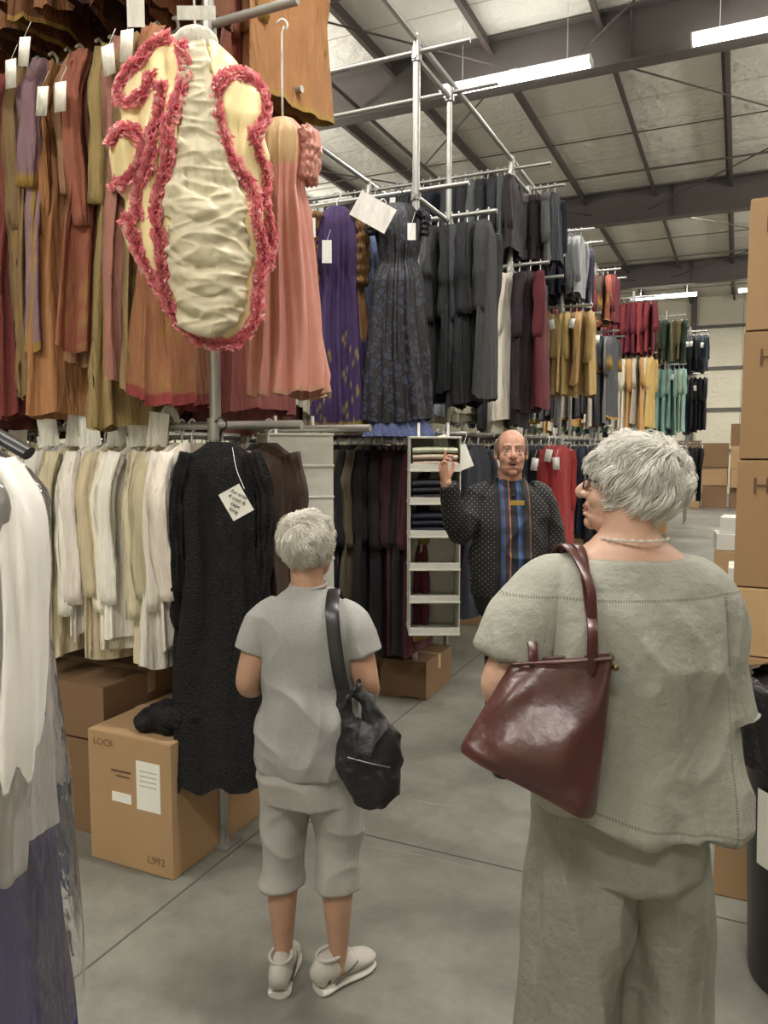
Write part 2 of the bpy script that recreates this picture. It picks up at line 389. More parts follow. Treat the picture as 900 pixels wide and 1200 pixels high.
for i,xx in enumerate((-2.20,-2.31,-2.42,-2.58,-2.66,-2.83,-3.02,-3.25)):
    y=2.6
    P=[(xx,y-.05,1.80),(xx,y-.04,1.83),(xx,y,1.865),(xx,y+.045,1.83),(xx,y+.055,1.76)]
    b.tube(P,[(.02,.006)],8,(0,.3,1),3,col=hx('eeece4')); 
    M_=Matrix.Rotation(.8,4,'Z')@Matrix.Rotation(.12*(-1)**i,4,'Y')
    b.box((xx,y-.07,1.775),(.08,.008,.14),0,hx('f0eee6'),M=M_); b.box((xx-.03,y-.085,1.725),(.03,.01,.05),0,hx('f0eee6'),M=M_)
b.obj('rail_size_dividers',CLOTH)
# pannier gown with ruffles
e=empty('ruffled_pannier_gown',L(-.655,2.80),YAW)
outl=np.array([(42,205,250),(52,190,262),(62,172,274),(74,162,284),(84,158,288),(96,150,302),(112,145,312),(140,148,317),(158,138,312),(180,134,318),(215,137,314),(232,150,312),(246,150,320),(265,144,320),(290,152,316),(312,166,312),(335,182,309),(352,190,308),(370,204,306),(386,216,300),(397,232,288),(404,248,272)],float)
def gx(p): return (p-235)*.00305
def gz(y): return 3.13-(y-40)*.00292
def gdep(py): return .105*math.sin(min(1,max(0.0,(py-35)/372))*math.pi)**.5
def gdisp(px,py):
    cx=np.interp(py,[40,120,230,300,400],[236,243,246,252,256]); hw=np.interp(py,[40,100,180,230,300,360,400],[14,18,24,36,47,46,28])
    v=(px-cx)/hw
    nn=noise.noise(Vector((px*.022,py*.016,1.3)))*.02; n2=noise.noise(Vector((px*.07,py*.02,4.3)))*.010
    if abs(v)<1: return .008+nn*.2,True
    d=abs(v)-1
    pl=(1-2*abs(math.sin(px*.11+1.2*math.sin(py*.012)+py*.012)))*.010*min(1,d*2)
    return nn+pl+n2,False
def gsurf(px,py,out=0.0):
    l=np.interp(py,outl[:,0],outl[:,1]); r=np.interp(py,outl[:,0],outl[:,2])
    c=(l+r)/2; h=(r-l)/2; u=np.clip((px-c)/h,-1,1)
    return np.array((gx(px),-gdep(py)*math.sqrt(max(0,1-u*u))+gdisp(px,py)[0]*.6-out,gz(py)))
b=B(); nr=120; ys=np.linspace(42,404,nr); n=220; P=np.zeros((nr,n,3))
yel=np.array(hx('ead9a4'))
for i,py in enumerate(ys):
    l=np.interp(py,outl[:,0],outl[:,1]); r=np.interp(py,outl[:,0],outl[:,2]); c0=(l+r)/2; h=(r-l)/2
    dep=gdep(py)+.004
    for j in range(n):
        a=2*math.pi*j/n; px=c0+h*math.cos(a); s=math.sin(a)
        yy=s*(dep if s<0 else dep*.5)
        if s<0:
            q,_=gdisp(px,py); yy+=q*min(1,-s*3)
        P[i,j]=(gx(px),yy,gz(py))
b.grid(P,yel,True,True)
b.obj('overskirt_panels',SILK,e,ang=180)
# cream drape: gathered bodice flowing into swagged bustle, fused as one cloth
CRM=pm('cream_taffeta',hx('cdc4a8'),.42,var=.08,vs=9,bs=.3,bsc=16,bd=.012)
b=B()
for k in range(7):
    f=(k-3)/3; pts=[]
    for py in (50,85,120,160,200,235,262):
        cx=np.interp(py,[40,120,230],[237,243,248]); hw=np.interp(py,[40,100,180,235,262],[7,13,21,34,38])
        pts.append(gsurf(cx+f*hw+1.5*math.sin(py*.045+k*1.7),py,.004))
    b.tube(pts,[(.010,.014),(.012,.015),(.014,.017),(.017,.019),(.021,.021),(.027,.022),(.028,.014)],16,(1,0,0),5)
pts=[gsurf(250,py,-.02) for py in (225,250,280,310,340,370,396)]
b.tube(pts,[(.09,.030),(.115,.042),(.132,.050),(.138,.052),(.132,.048),(.108,.040),(.055,.022)],40,(1,0,0),5)
for k,(yt,dp,hw,tl) in enumerate(((232,24,36,3),(252,30,40,-4),(276,30,43,5),(303,34,45,-3),(334,28,43,4),(362,22,36,-3))):
    pts=[];rd=[]
    for u in np.linspace(-1,1,11):
        px=250+2*math.sin(k)+u*hw; py=min(398,yt+dp*(1-u*u)+tl*u+2*math.sin(u*4+k*2)); pts.append(gsurf(px,py,.004+.030*(1-u*u)**.7)); rd.append((.020+.022*(1-u*u)**.5,.010+.012*(1-u*u)))
    b.tube(pts,rd,20,(0,0,1),4)
    for s_ in (-1,1):
        pts=[gsurf(250+s_*hw*q,min(398,yt+dp*(1-q*q)*.8-8),.012+.026*(1-q*q)) for q in (.98,.75,.5,.25)]
        b.tube(pts,[(.012,.010),(.013,.012),(.012,.010),(.006,.005)],12,(0,0,1),3)
solid('draped_bustle',b,CRM,e,.0048,5,lambda co: nz(co,(14,8,22),.010)+ridg(co,(10,6,26),.007,4)+nz(co,(38,20,38),.003))
pks=np.array([hx('e9929a'),hx('f2a8ac'),hx('fac8c6'),hx('dd7a88'),hx('f39aa8')])
def ruffle(b,pts,seed,w=.027):
    g=np.random.default_rng(seed)
    P=catm(np.array([gsurf(px,py,.010) for px,py in pts]),14)
    d=np.r_[0,np.cumsum(np.linalg.norm(np.diff(P,axis=0),axis=1))]; m=max(8,int(d[-1]/.004)); s=np.linspace(0,d[-1],m)
    P=np.stack([np.interp(s,d,P[:,k]) for k in range(3)],1)
    T=np.gradient(P,axis=0); T/=np.linalg.norm(T,axis=1)[:,None]+1e-9
    N=np.tile(np.array((0,-1,0.)),(m,1)); S=np.cross(T,N); S/=np.linalg.norm(S,axis=1)[:,None]+1e-9
    K=3; P=np.repeat(P,K,0); T=np.repeat(T,K,0); N=np.repeat(N,K,0); S=np.repeat(S,K,0); m*=K
    ph=g.uniform(-1.5,1.5,m)[:,None]
    D=S*np.sin(ph)+N*np.cos(ph)*.7+T*g.normal(0,.25,(m,1)); D/=np.linalg.norm(D,axis=1)[:,None]
    A=T+g.normal(0,.3,(m,1))*S+g.normal(0,.3,(m,1))*N; A/=np.linalg.norm(A,axis=1)[:,None]
    ln=(w*g.uniform(.6,1.15,m))[:,None]*(.55+.45*np.abs(np.sin(ph))); wd=(g.uniform(.008,.016,m))[:,None]
    U=np.cross(D,A)
    rowsG=[]
    for u in (0,.5,1.0):
        cs=[]
        for v in (-1,0,1):
            cs.append(P+D*ln*u+A*wd*v*(.35+u*1.0)+U*(.006*u*(1 if v==0 else -1)*g.uniform(.3,1.3,(m,1))))
        rowsG.append(np.stack(cs,1))
    G=np.stack(rowsG,1)
    C=pks[g.integers(0,5,m)][:,None,None,:]
    b.strips(G,C*np.ones((1,3,3,1)))
b=B()
R_=[[(222,58),(230,95),(222,130),(212,165),(212,195),(200,230),(194,262),(199,298),(196,335),(206,368),(232,396),(258,404),(286,396),(303,370)],
[(303,370),(305,335),(311,300),(306,262),(302,230),(284,200),(270,165),(263,130),(272,102),(291,90),(310,108),(314,140),(303,168),(314,205),(312,235),(319,270),(313,310)],
[(208,50),(188,60),(170,82),(153,98),(150,118),(164,128),(184,118),(192,98)],
[(140,172),(156,160),(176,166),(184,186),(172,208),(152,220),(139,214)],
[(203,108),(202,140),(194,168),(190,200),(172,236),(172,258)],
[(148,254),(162,264),(168,290),(180,318),(196,345)]]
for i,r_ in enumerate(R_): ruffle(b,r_,i)
RUF=pm('organza_vcol',(1,1,1),.6,var=.05,vcol=True)
rn=RUF.node_tree; rb=rn.nodes['Principled BSDF']; at=[x for x in rn.nodes if x.bl_idname=='ShaderNodeAttribute'][0]
tl=rn.nodes.new('ShaderNodeBsdfTranslucent'); rn.links.new(at.outputs['Color'],tl.inputs[0]); mx=rn.nodes.new('ShaderNodeMixShader'); mx.inputs[0].default_value=.4
rn.links.new(rb.outputs[0],mx.inputs[1]); rn.links.new(tl.outputs[0],mx.inputs[2]); rn.links.new(mx.outputs[0],rn.nodes['Material Output'].inputs[0])
b.obj('ruffles',RUF,e,ang=180)
b=B(); b.ell((.0,-.0,3.10),(.08,.05,.06),hx('c8c4b8')); b.box((.02,-.07,3.165),(.13,.003,.045),0,hx('d8d6cc')); b.tube([(0,0,3.12),(0,0,3.3),(.0,.2,3.38)],[.004],6,(1,0,0),3,col=(.7,.7,.7))
b.box((-.2,-.02,3.22),(.06,.003,.15),0,hx('e6e4dc'))
b.obj('hanger_and_label',CLOTH,e)
def peachc(t,a,C):
    m=(t<.18)&(np.abs(np.cos(a))<.6); C[m]=hx('b8986c'); C[(t>.975)]=hx('b48a70'); return C
b=B(); garment(b,(-1.72,2.76,3.38),CAMR,1.1,.115,.085,hx('c98c7e'),amp=.030,k=12,sl=.20,res=1.6,flare=1.2,slr=1.25,colf=peachc,R=random.Random(12),ntm=1.5,drop=.36,prof=[(0,.4,.4),(.05,.9,.7),(.12,.95,.8),(.25,.75,.75),(.35,.95,1.0),(1,1.4,1.7)])
b.obj('peach_empire_gown',SATIN,ang=180)
# fur coat
FUR=pm('black_fur',hx('0f0e10'),.95,var=.5,vs=60,bs=1,bsc=120,bd=.02)
b=B(); 
garment(b,(-1.86,2.50,1.79),CAMR,1.38,.165,.10,(0,0,0),amp=.028,k=7,sl=.70,res=1.6,flare=1.45,slr=1.3,R=random.Random(5),hook=(.1,.1,.1),swing=.0,ntm=1.4)
def lump(cx,cy,rx,ry,z0,hz,sd):
    g_=np.linspace(0,1,26); P=np.zeros((26,44,3))
    for i,u in enumerate(g_):
        for j in range(44):
            a=2*math.pi*j/44; rr=math.sin(u*math.pi)**.5*(1+.14*math.sin(a*3+sd)+.08*math.sin(a*5+sd)) 
            x=cx+rx*rr*math.cos(a); y=cy+ry*rr*math.sin(a); z=z0-hz*math.cos(u*math.pi)+.03*noise.noise(Vector((x*14,y*14,2+sd)))
            P[i,j]=(x,y,z)
    b.grid(P,(0,0,0),True,True)
lump(-2.08,2.42,.15,.11,.595,.035,1); lump(-2.0,2.42,.12,.12,.63,.05,2)
o=b.obj('black_fur_coat',FUR,ang=180)
for v in o.data.vertices:
    q=v.co; k=noise.noise(q*60)*.004+noise.noise(q*18)*.006; v.co=q+v.normal*k
    if q[2]<.62 and q[0]>-1.95: v.co[2]+=.07*noise.noise(Vector((q[0]*9,q[1]*9,.3)))
b=B(); fb=pal('4a3a30')[0]
garment(b,(-1.78,2.72,1.79),(.8,.6),.95,.12,.06,fb,amp=.03,k=9,sl=.6,res=1.2,slr=1.2,R=random.Random(9))
b.obj('brown_fur_jacket',CLOTH,ang=180)
e=empty('handwritten_garment_tag',L(-.54,2.80,1.50),YAW+.1)
b=B(); b.box((0,0,0),(.085,.002,.11),0,(1,1,1),M=Matrix.Rotation(-.5,4,'Y')); b.tube([(0.03,0,.05),(.0,.03,.12),(-.02,.1,.2)],[.0012],5,(1,0,0),3); b.obj('tag_card',PAPER,e)
for i in range(4): text(('-fur trim','4 coat &','cape','long')[i],.02,Matrix.Translation((0.012*(1.5-i)*.5-.0,-.002,.03-.02*i))@Matrix.Rotation(math.pi/2,4,'X')@Matrix.Rotation(-.5,4,'Z'),INK,'writing',e)
# rack B heroes
def purp(t,a,C):
    C[(np.abs(np.cos(a))>.9)&(t<.6)]=hx('6a4a2c'); C[(t>.55)&(np.abs(np.sin(a*3+np.sin(t*40)*.9))<.12)]=hx('84723c'); C[t>.965]=hx('8f7a3c'); return C
b=B(); garment(b,(-2.38,4.46,3.30),CAMR,1.42,.16,.08,hx('372450'),amp=.026,k=9,sl=.45,res=2.2,flare=1.2,slcol=hx('7a5832'),slr=1.4,colf=purp,R=random.Random(22),ntm=1.7)
b.obj('purple_velvet_gown',CLOTH,ang=180)
b=B(); garment(b,(-2.18,4.72,3.3),(.7,.7),.85,.12,.05,hx('6d7ea0'),sl=.3,R=random.Random(2)); b.obj('light_blue_gown',CLOTH,ang=180)
m,nt,bs=newmat('black_lace'); v=ocoord(nt); vo=nt.nodes.new('ShaderNodeTexVoronoi'); vo.feature='DISTANCE_TO_EDGE'; vo.inputs['Scale'].default_value=22; nt.links.new(v,vo.inputs['Vector'])
ln_=mth(nt,'LESS_THAN',vo.outputs['Distance'],.10); n1=mth(nt,'GREATER_THAN',noi(nt,v,16,3),.52); f_=mth(nt,'MAXIMUM',ln_,n1)
nt.links.new(mixc(nt,f_,hx('2e3042'),hx('0c0c0f')),bs.inputs['Base Color']); bs.inputs['Roughness'].default_value=.55; bump(nt,bs,f_,.5,.006); LACE=m
b=B(); garment(b,(-1.98,4.52,3.28),CAMR,1.34,.165,.11,(0,0,0),amp=.022,k=12,sl=.14,res=1.6,slr=1.1,prof=[(0,.5,.4),(.05,.85,.6),(.12,.9,.7),(.26,.66,.65),(.34,.9,.95),(.7,1.2,1.3),(1,1.35,1.5)],R=random.Random(31),ntm=1.5)
b.obj('black_lace_dress',LACE,ang=180)
b=B(); garment(b,(-1.98,4.52,2.12),CAMR,.28,.165,.11,hx('4a5478'),amp=.010,k=26,sl=0,res=1.2,hook=None,prof=[(0,.8,.8),(.55,.95,.95),(.8,1.25,1.3),(1,1.4,1.5)],R=random.Random(35),ntm=3.5); b.obj('blue_tulle_petticoat',CLOTH,ang=180)
b=B(); card(b,(-2.06,4.32,3.12),.24,.16,CAMR,hx('d6d4ce'),.5); card(b,(-2.50,4.32,3.08),.07,.12,CAMR,hx('e8e6e0')); card(b,(-2.38,4.32,2.92),.06,.14,CAMR,hx('e8e6e0')); card(b,(-1.84,4.4,3.0),.05,.1,CAMR,hx('e8e6e0'))
b.obj('paper_garment_labels',CLOTH)
row('row_of_long_gowns',-3.9,-2.62,4.76,3.36,pal('d8cfb8','c8a890','d8d0c0','b89a78','c88a7a'),(1.3,1.55),.09,1.0,(.4,.6),.2,.045,.022,.3,seq=pal('d9d2c0','cdc2a8','d8d2c4','b07a6c','c9977a'),flare=1.25,seed=21,k=9,ntm=1.4)
row('row_of_black_coats',-3.6,-1.66,5.38,3.36,dark+gray[:1],(1.15,1.3),.075,.8,(.6,.72),.23,.045,.018,.1,seq=pal('303236','26282c','1c1c20','3c3e42','202226','2c2e32'),seed=23)
row('row_of_long_costumes',-4,-1.80,4.76,1.79,pal('1c1a20','2a2024','3a2430','1a1c24','4a3a30','2e2c30'),(1.2,1.42),.07,.9,(.55,.65),.21,.04,.02,.15,
    seq=pal('642c34','6c3038','5c2a34','1e1c22','4a2630','2a2026','1a1a1e','6a5e48','202026','5a5030','1a1a20','2c2c34','8a8a8a'),trims=[gold],flare=1.2,seed=24,ntm=1.4)
row('row_of_long_costumes',-4,-1.72,5.38,1.79,dark,(1.2,1.42),.09,.5,seed=26)
# rack C
row('row_of_period_gowns',-4.2,-1.68,7.03,3.36,cream+gray,(1.2,1.5),.085,.8,(.5,.6),.22,.05,.02,.2,seq=pal('661a28','2c1c28','241a22','d2ccb8','c8c2b0','4a4c54','b8b4a8','ccc4ae','b0a890','d8d4c8','8a92a0','c8c0a8'),flare=1.3,seed=31)
row('row_of_black_coats',-4.2,-1.8,7.65,3.36,navy+gray,(1.0,1.3),.085,.5,seed=32)
row('row_of_dark_jackets',-5,-1.95,7.03,4.22,gray+dark,(.6,.7),.08,.6,(.45,.5),seed=33)
row('row_of_dark_jackets',-5,-1.7,7.65,4.22,dark+gray[:2],(.62,.72),.08,.6,(.45,.5),seed=34)
row('row_of_uniform_jackets',-4.2,-1.45,7.03,1.79,navy+pal('8a1e1e'),(.9,1.2),.075,.7,(.5,.6),tags=.45,seq=pal('941e20','9c2022','881a1a','20202a','1c2030','1a1a20','d0ccc0'),seed=35)
# rack D
row('row_of_tan_jackets',-4.2,-1.62,9.3,3.36,pal('b8935a','a88858','bc9c5e','ac8e54','96764a'),(.85,1.0),.08,.6,(.5,.6),.22,seed=41)
row('row_of_gray_jackets',-4.6,-1.75,9.3,4.22,gray+navy,(.62,.7),.08,.5,(.5,.55),seq=pal('8a8c90','7a7c80','6c6e72'),seed=42)
row('row_of_navy_suits',-4.2,-1.4,9.3,1.79,navy+dark,(1.0,1.15),.07,.6,(.55,.65),tags=.45,seed=43)
row('row_of_gray_jackets',-4.6,-1.75,9.92,4.22,gray+navy,(.65,.75),.09,.4,seed=44)
# rack E
row('row_of_maroon_vests',-4.2,-1.68,11.5,4.22,pal('6a2028','a0582c','7a2a2a','3a4a50','a87c3c'),(.65,.75),.08,.5,seed=51,seq=pal('6a2028','8a4a2c','4a3a30'),trims=[gold])
row('row_of_blue_coats',-4.2,-1.68,11.5,3.36,pal('2a3450','c0bcb0','3a4260','8a8a90')+gray,(1.1,1.3),.08,.5,trims=[gold],seed=52)
row('row_of_navy_suits',-4.2,-1.6,11.5,1.79,navy+dark,(1.0,1.2),.08,.4,seed=53)
# rack F
row('row_of_crimson_coats',-4.4,-1.38,13.8,4.22,pal('7c1c28','701824','882830','742030'),(.8,.9),.08,.45,seed=61)
row('row_of_white_dresses',-4.4,-1.38,13.8,3.30,pal('dcd6c4','cfc8b4','e6e2d6','c8984c','d8d0bc'),(1.1,1.3),.085,.45,seed=62,flare=1.4,seq=pal('c09a54','d0c8b4','b8904c','d0c8b4'))
row('row_of_navy_suits',-4.4,-1.38,13.8,1.79,navy+dark+cream[:2],(1.0,1.2),.08,.4,seed=63)
# rack G
row('row_of_mixed_jackets',-4.4,-1.02,16,4.22,pal('5a4c30','6a6038','2a4034','747450','4c2c28'),(.75,.85),.08,.4,seed=71)
row('row_of_teal_dresses',-4.4,-1.02,16,3.30,pal('86b0a6','9cc0b2','7aa298','90b8ac','b4c4ac'),(1.1,1.3),.085,.45,seed=72,flare=1.4)
row('row_of_navy_suits',-4.4,-1.05,16,1.79,navy+dark+cream[:1],(1.0,1.2),.08,.4,seed=73)
# rack H
row('row_of_dark_jackets',-4.4,-.72,18.3,4.22,dark+pal('6a6a70','1c2a40'),(.75,.85),.08,.4,seed=81)
row('row_of_dark_jackets',-4.4,-.72,18.3,3.30,dark+pal('a0a8a0'),(1.1,1.3),.085,.4,seed=82)
row('row_of_dark_jackets',-4.4,-.75,18.3,1.79,dark+cream[:1],(1.0,1.2),.08,.4,seed=83)
# ------------------------------------------------ cartons
def carton(c,sz,rz=0,mat=None,label=None,name='cardboard_box'):
    e=empty(name,(c[0],c[1],c[2]),rz); w,d,h=sz
    b=B(); b.box((0,0,h/2),(w,d,h-.004)); 
    b.box((0,-d*.25,h+.000),(w-.006,d*.5-.004,.004)); b.box((0,d*.25,h+.000),(w-.006,d*.5-.004,.004))
    b.obj('carton_body',mat or CARD,e,False,bevel=.004)
    b=B(); b.box((0,0,h+.0025),(w+.002,.05,.001))
    for s in (-1,1): b.box((s*(w/2+.0005),0,h-.05),(.001,.05,.1))
    b.obj('tape',TAPE,e,False)
    if label:
        b=B()
        for (lx,lz,lw,lh) in label: b.box((lx,-d/2-.001,lz),(lw,.002,lh))
        b.obj('labels',PAPER,e,False)
    return e
RX=Matrix.Rotation(math.pi/2,4,'X')
e=carton((-2.175,2.58,0),(.43,.60,.55),0,label=[(.10,.36,.12,.2),(-.04,.29,.1,.04)])
INKF=pm('marker_ink_pale',hx('86694a'),.8)
text('LOCK',.04,Matrix.Translation((-.13,-.302,.505))@RX,INKF,'writing',e); text('L992',.045,Matrix.Translation((.13,-.302,.06))@RX,INKF,'writing',e); 
b=B(); [b.box((.10,-.3025,.42-.02*i),(.085,.001,.0015)) for i in range(4)]; b.box((-.04,-.303,.40),(.1,.001,.006)); b.box((-.03,-.303,.38),(.07,.001,.004)); b.obj('print_lines',INKL,e,False)
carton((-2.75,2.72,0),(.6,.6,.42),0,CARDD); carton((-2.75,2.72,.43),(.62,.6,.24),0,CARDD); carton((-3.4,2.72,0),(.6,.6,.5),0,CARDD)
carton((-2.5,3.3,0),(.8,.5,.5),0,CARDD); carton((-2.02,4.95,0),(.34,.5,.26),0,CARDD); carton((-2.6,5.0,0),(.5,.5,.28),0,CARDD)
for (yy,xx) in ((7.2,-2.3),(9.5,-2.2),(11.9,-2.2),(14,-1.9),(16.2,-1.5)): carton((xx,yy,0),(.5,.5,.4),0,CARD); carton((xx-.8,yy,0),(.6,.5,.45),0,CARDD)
# right stack
e=carton((.28,3.40,0),(.62,.66,.57),0,CARD); e=carton((.33,3.60,.575),(.62,.60,.30),0,CARD)
CL=pm('card_light',hx('b99a70'),.8,var=.05)
carton((.315,3.60,.88),(.6,.6,.27),0,CL)
for i,(z0,h) in enumerate(((1.155,.495),(1.655,.485),(2.145,.49))):
    e=carton((.31+.005*i,3.6,z0),(.62,.6,h),0,pm('card_%d'%i,hx(('9c7d5a','987a57','a0815e')[i]),.85,var=.05,vs=2))
    text('H',.09,Matrix.Translation((-.225,-.302,h-.1))@RX,INKL,'writing',e)
carton((.4,4.3,0),(.7,.6,.6)); carton((.4,4.3,.61),(.65,.6,.6)); carton((.45,4.3,1.22),(.6,.6,.6)); 
carton((.5,5.4,0),(.7,.7,.7)); carton((.5,6.6,0),(.8,.7,.6)); 
WB=pm('white_carton',hx('c8c6bf'),.7,var=.05)
carton((.12,10.6,0),(.7,.6,.42),0,CARD); carton((.10,10.6,.43),(.66,.5,.2),.1,WB); carton((.14,10.6,.635),(.6,.45,.2),-.08,WB)
carton((.15,8.6,0),(.4,.5,.5),0,WB)
R=random.Random(3)
for ix in range(5):
    z=0
    for k in range(R.choice((3,4,4))):
        h=R.uniform(.5,.7); carton((-1.3+ix*.72,23.8+R.uniform(-.1,.1),z),(R.uniform(.6,.7),.6,h),R.uniform(-.04,.04),CARD if R.random()<.6 else CARDD); z+=h+.004
# trash bin
e=empty('trash_can',(.285,2.68,0))
b=B(); b.tube([(0,0,.0),(0,0,.02),(0,0,.9),(0,0,.93)],[.19,.2,.235,.235],32,(1,0,0),1); b.tube([(0,0,.9),(0,0,.935)],[.255,.255],32,(1,0,0),1)
b.obj('bin',BLK,e)
BAG=pm('bin_liner',hx('1c1c20'),.22,var=.2,bs=.6,bsc=18,bd=.03)
b=B(); P=tubeP([(0,0,.98),(0,0,.965),(0,0,.9),(0,0,.80),(0,0,.72)],[.22,.262,.268,.262,.256],64,(1,0,0),3); a=np.arange(64); P+=((P-P.mean(1,keepdims=True))*(.03*np.sin(a*1.7+np.arange(P.shape[0])[:,None]*.5))[...,None]); b.grid(P); b.obj('liner',BAG,e,ang=180)
b=B(); P=tubeP([(0,0,.42),(0,0,.66)],[.2275,.2335],64,(1,0,0),1); P=P[:,38:50]; b.grid(P+0,closed=False); b.obj('label',PAPER,e)
for i,(s_,zz) in enumerate((('FOR',.6),('USE',.53))):
    aa=2*math.pi*44/64
    text(s_,.045,Matrix.Translation((.237*math.cos(aa),.237*math.sin(aa),zz))@Matrix.Rotation(aa+math.pi/2,4,'Z')@RX,INK,'writing',e)
# ------------------------------------------------ hanging organisers
def organizer(loc,rz,w,d,z0,z1,n,fill):
    e=empty('hanging_shelf_organizer',loc,rz); b=B(); t=.006
    for s in (-1,1): b.box((s*w/2,0,(z0+z1)/2),(t,d,z1-z0))
    b.box((0,d/2,(z0+z1)/2),(w,t,z1-z0))
    hh=(z1-z0)/n
    for i in range(n+1): 
        z=z0+hh*i; b.box((0,0,z),(w+.012,d+.012,.012))
        if i<n: b.box((0,-d/2,z+.022),(w,t,.04))
    b.obj('fabric_shelves',WHT,e,False,bevel=.002)
    b=B()
    for s in (-1,1): b.tube([(s*w*.3,0,z1),(s*w*.3,0,z1+.05),(s*w*.3,.0,z1+.09)],[.008],6,(1,0,0),2,col=(.7,.7,.7))
    for i,c in fill:
        z=z0+hh*i+.01
        for k in range(3): 
            P=tubeP([(-w*.43,-.03,z+.03+.04*k),(0,-.035,z+.034+.04*k),(w*.43,-.03,z+.03+.04*k)],[(d*.4,.02)],14,(0,1,0),3,.6); b.grid(P,jit(c,random,.3),True,True)
    b.obj('folded_clothes',CLOTH,e); return e
organizer((-1.93,3.17,0),.75+math.pi,.30,.30,.6,1.76,8,[(3,(.5,.5,.5))])
organizer((-1.70,4.42,0),.45,.30,.30,.57,1.76,6,[(5,hx('b8b0a0')),(4,hx('2a2c34')),(3,hx('1c2030'))])
b=B()
R=random.Random(8)
for (l,d,z) in ((.36,4.75,1.70),(.42,4.8,1.60),(.50,4.85,1.64),(.55,5.5,1.6),(.44,5.7,1.7),(.95,6.2,1.6),(1.3,7.5,1.5),(.30,4.9,1.66)):
    card(b,L(l,d,z),.085,.15,CAMR,hx('e8e8e2'),R.uniform(-.5,.5))
b.obj('paper_garment_labels',CLOTH)
# ------------------------------------------------ plastic covered garment on rolling rack
e=empty('rolling_garment_rack',L(-.73,1.3),YAW)
b=B(); b.tube([(.0,0,1.80),(-.5,.05,1.80),(-1.2,.12,1.8)],[.014],10,(0,0,1),1)
for x_ in (-.35,-1.15):
    yq=.03 if x_>-.5 else .12
    b.tube([(x_,yq,.06),(x_,yq,1.8)],[.014],10,(1,0,0),1); b.tube([(x_,yq-.28,.06),(x_,yq+.28,.06)],[.014],10,(0,0,1),1)
    for s in (-.28,.28): b.ell((x_,yq+s,.03),(.02,.03,.03))
b.obj('rack_frame',PIPE,e)
b=B()
garment(b,(-.0,0,1.80),(1,0),1.60,.135,.09,hx('2e1e74'),amp=.018,k=10,sl=0,flare=1.35,res=1.8,hook=(.05,.05,.05),R=random.Random(4),drop=.12,swing=0.0)
b.obj('purple_skirt',CLOTH,e,ang=180)
b=B()
garment(b,(0,-.0,1.77),(1,0),.68,.140,.115,hx('dedad6'),amp=.012,k=7,sl=0,flare=1.02,res=1.8,hook=None,R=random.Random(6),swing=0.0,drop=.06)
P=tubeP([(.10,-.03,1.67),(.138,-.05,1.58),(.143,-.07,1.4),(.132,-.085,1.25),(.115,-.09,1.12),(.10,-.09,1.0)],[(.03,.04),(.034,.05),(.03,.05),(.034,.052),(.03,.045),(.032,.048)],32,(1,0,0),8)
P+=((P-P.mean(1,keepdims=True))*(.14*np.sin(np.arange(32)*1.2+np.arange(P.shape[0])[:,None]*.25))[...,None]); b.grid(P,hx('e4e0dc'),True,True)
b.obj('white_blouse',SATIN,e,ang=180)
b=B(); b.tube([(-.16,-.02,1.67),(-.05,-.02,1.74),(0,-.02,1.75),(.05,-.02,1.74),(.14,-.02,1.69)],[(.02,.012)],10,(0,1,0),4); b.obj('hanger',BLK,e)
PL,nt,bs=newmat('clear_poly'); 
gl=nt.nodes.new('ShaderNodeBsdfGlossy'); gl.inputs['Roughness'].default_value=.08
tr=nt.nodes.new('ShaderNodeBsdfTransparent'); tr.inputs[0].default_value=(.98,.98,.99,1)
df=nt.nodes.new('ShaderNodeBsdfDiffuse'); df.inputs[0].default_value=(.8,.8,.82,1)
fr=nt.nodes.new('ShaderNodeFresnel'); fr.inputs[0].default_value=1.5
bm=nt.nodes.new('ShaderNodeBump'); bm.inputs['Strength'].default_value=.7; bm.inputs['Distance'].default_value=.04
nt.links.new(noi(nt,ocoord(nt,(1.2,1.2,.8)),9,3,.5),bm.inputs['Height'])
for n_ in (gl,fr): nt.links.new(bm.outputs[0],n_.inputs['Normal'])
m0=nt.nodes.new('ShaderNodeMixShader'); m0.inputs[0].default_value=.05; nt.links.new(tr.outputs[0],m0.inputs[1]); nt.links.new(df.outputs[0],m0.inputs[2])
ms=nt.nodes.new('ShaderNodeMixShader'); k=mth(nt,'MULTIPLY_ADD',fr.outputs[0],.9,.05)
nt.links.new(k,ms.inputs[0]); nt.links.new(m0.outputs[0],ms.inputs[1]); nt.links.new(gl.outputs[0],ms.inputs[2])
nt.links.new(ms.outputs[0],nt.nodes['Material Output'].inputs[0])
b=B(); garment(b,(0,-.02,1.79),(1,0),1.05,.165,.17,(1,1,1),amp=.010,k=5,sl=0,flare=1.15,res=2,hook=None,R=random.Random(16),swing=0.0)
b.obj('plastic_cover',PL,e,ang=180)
RED=pm('red_ink',hx('b8583c'),.7); text('ERI',.04,Matrix.Translation((.07,-.150,1.60))@Matrix.Rotation(-.1,4,'Z')@RX,RED,'print',e)
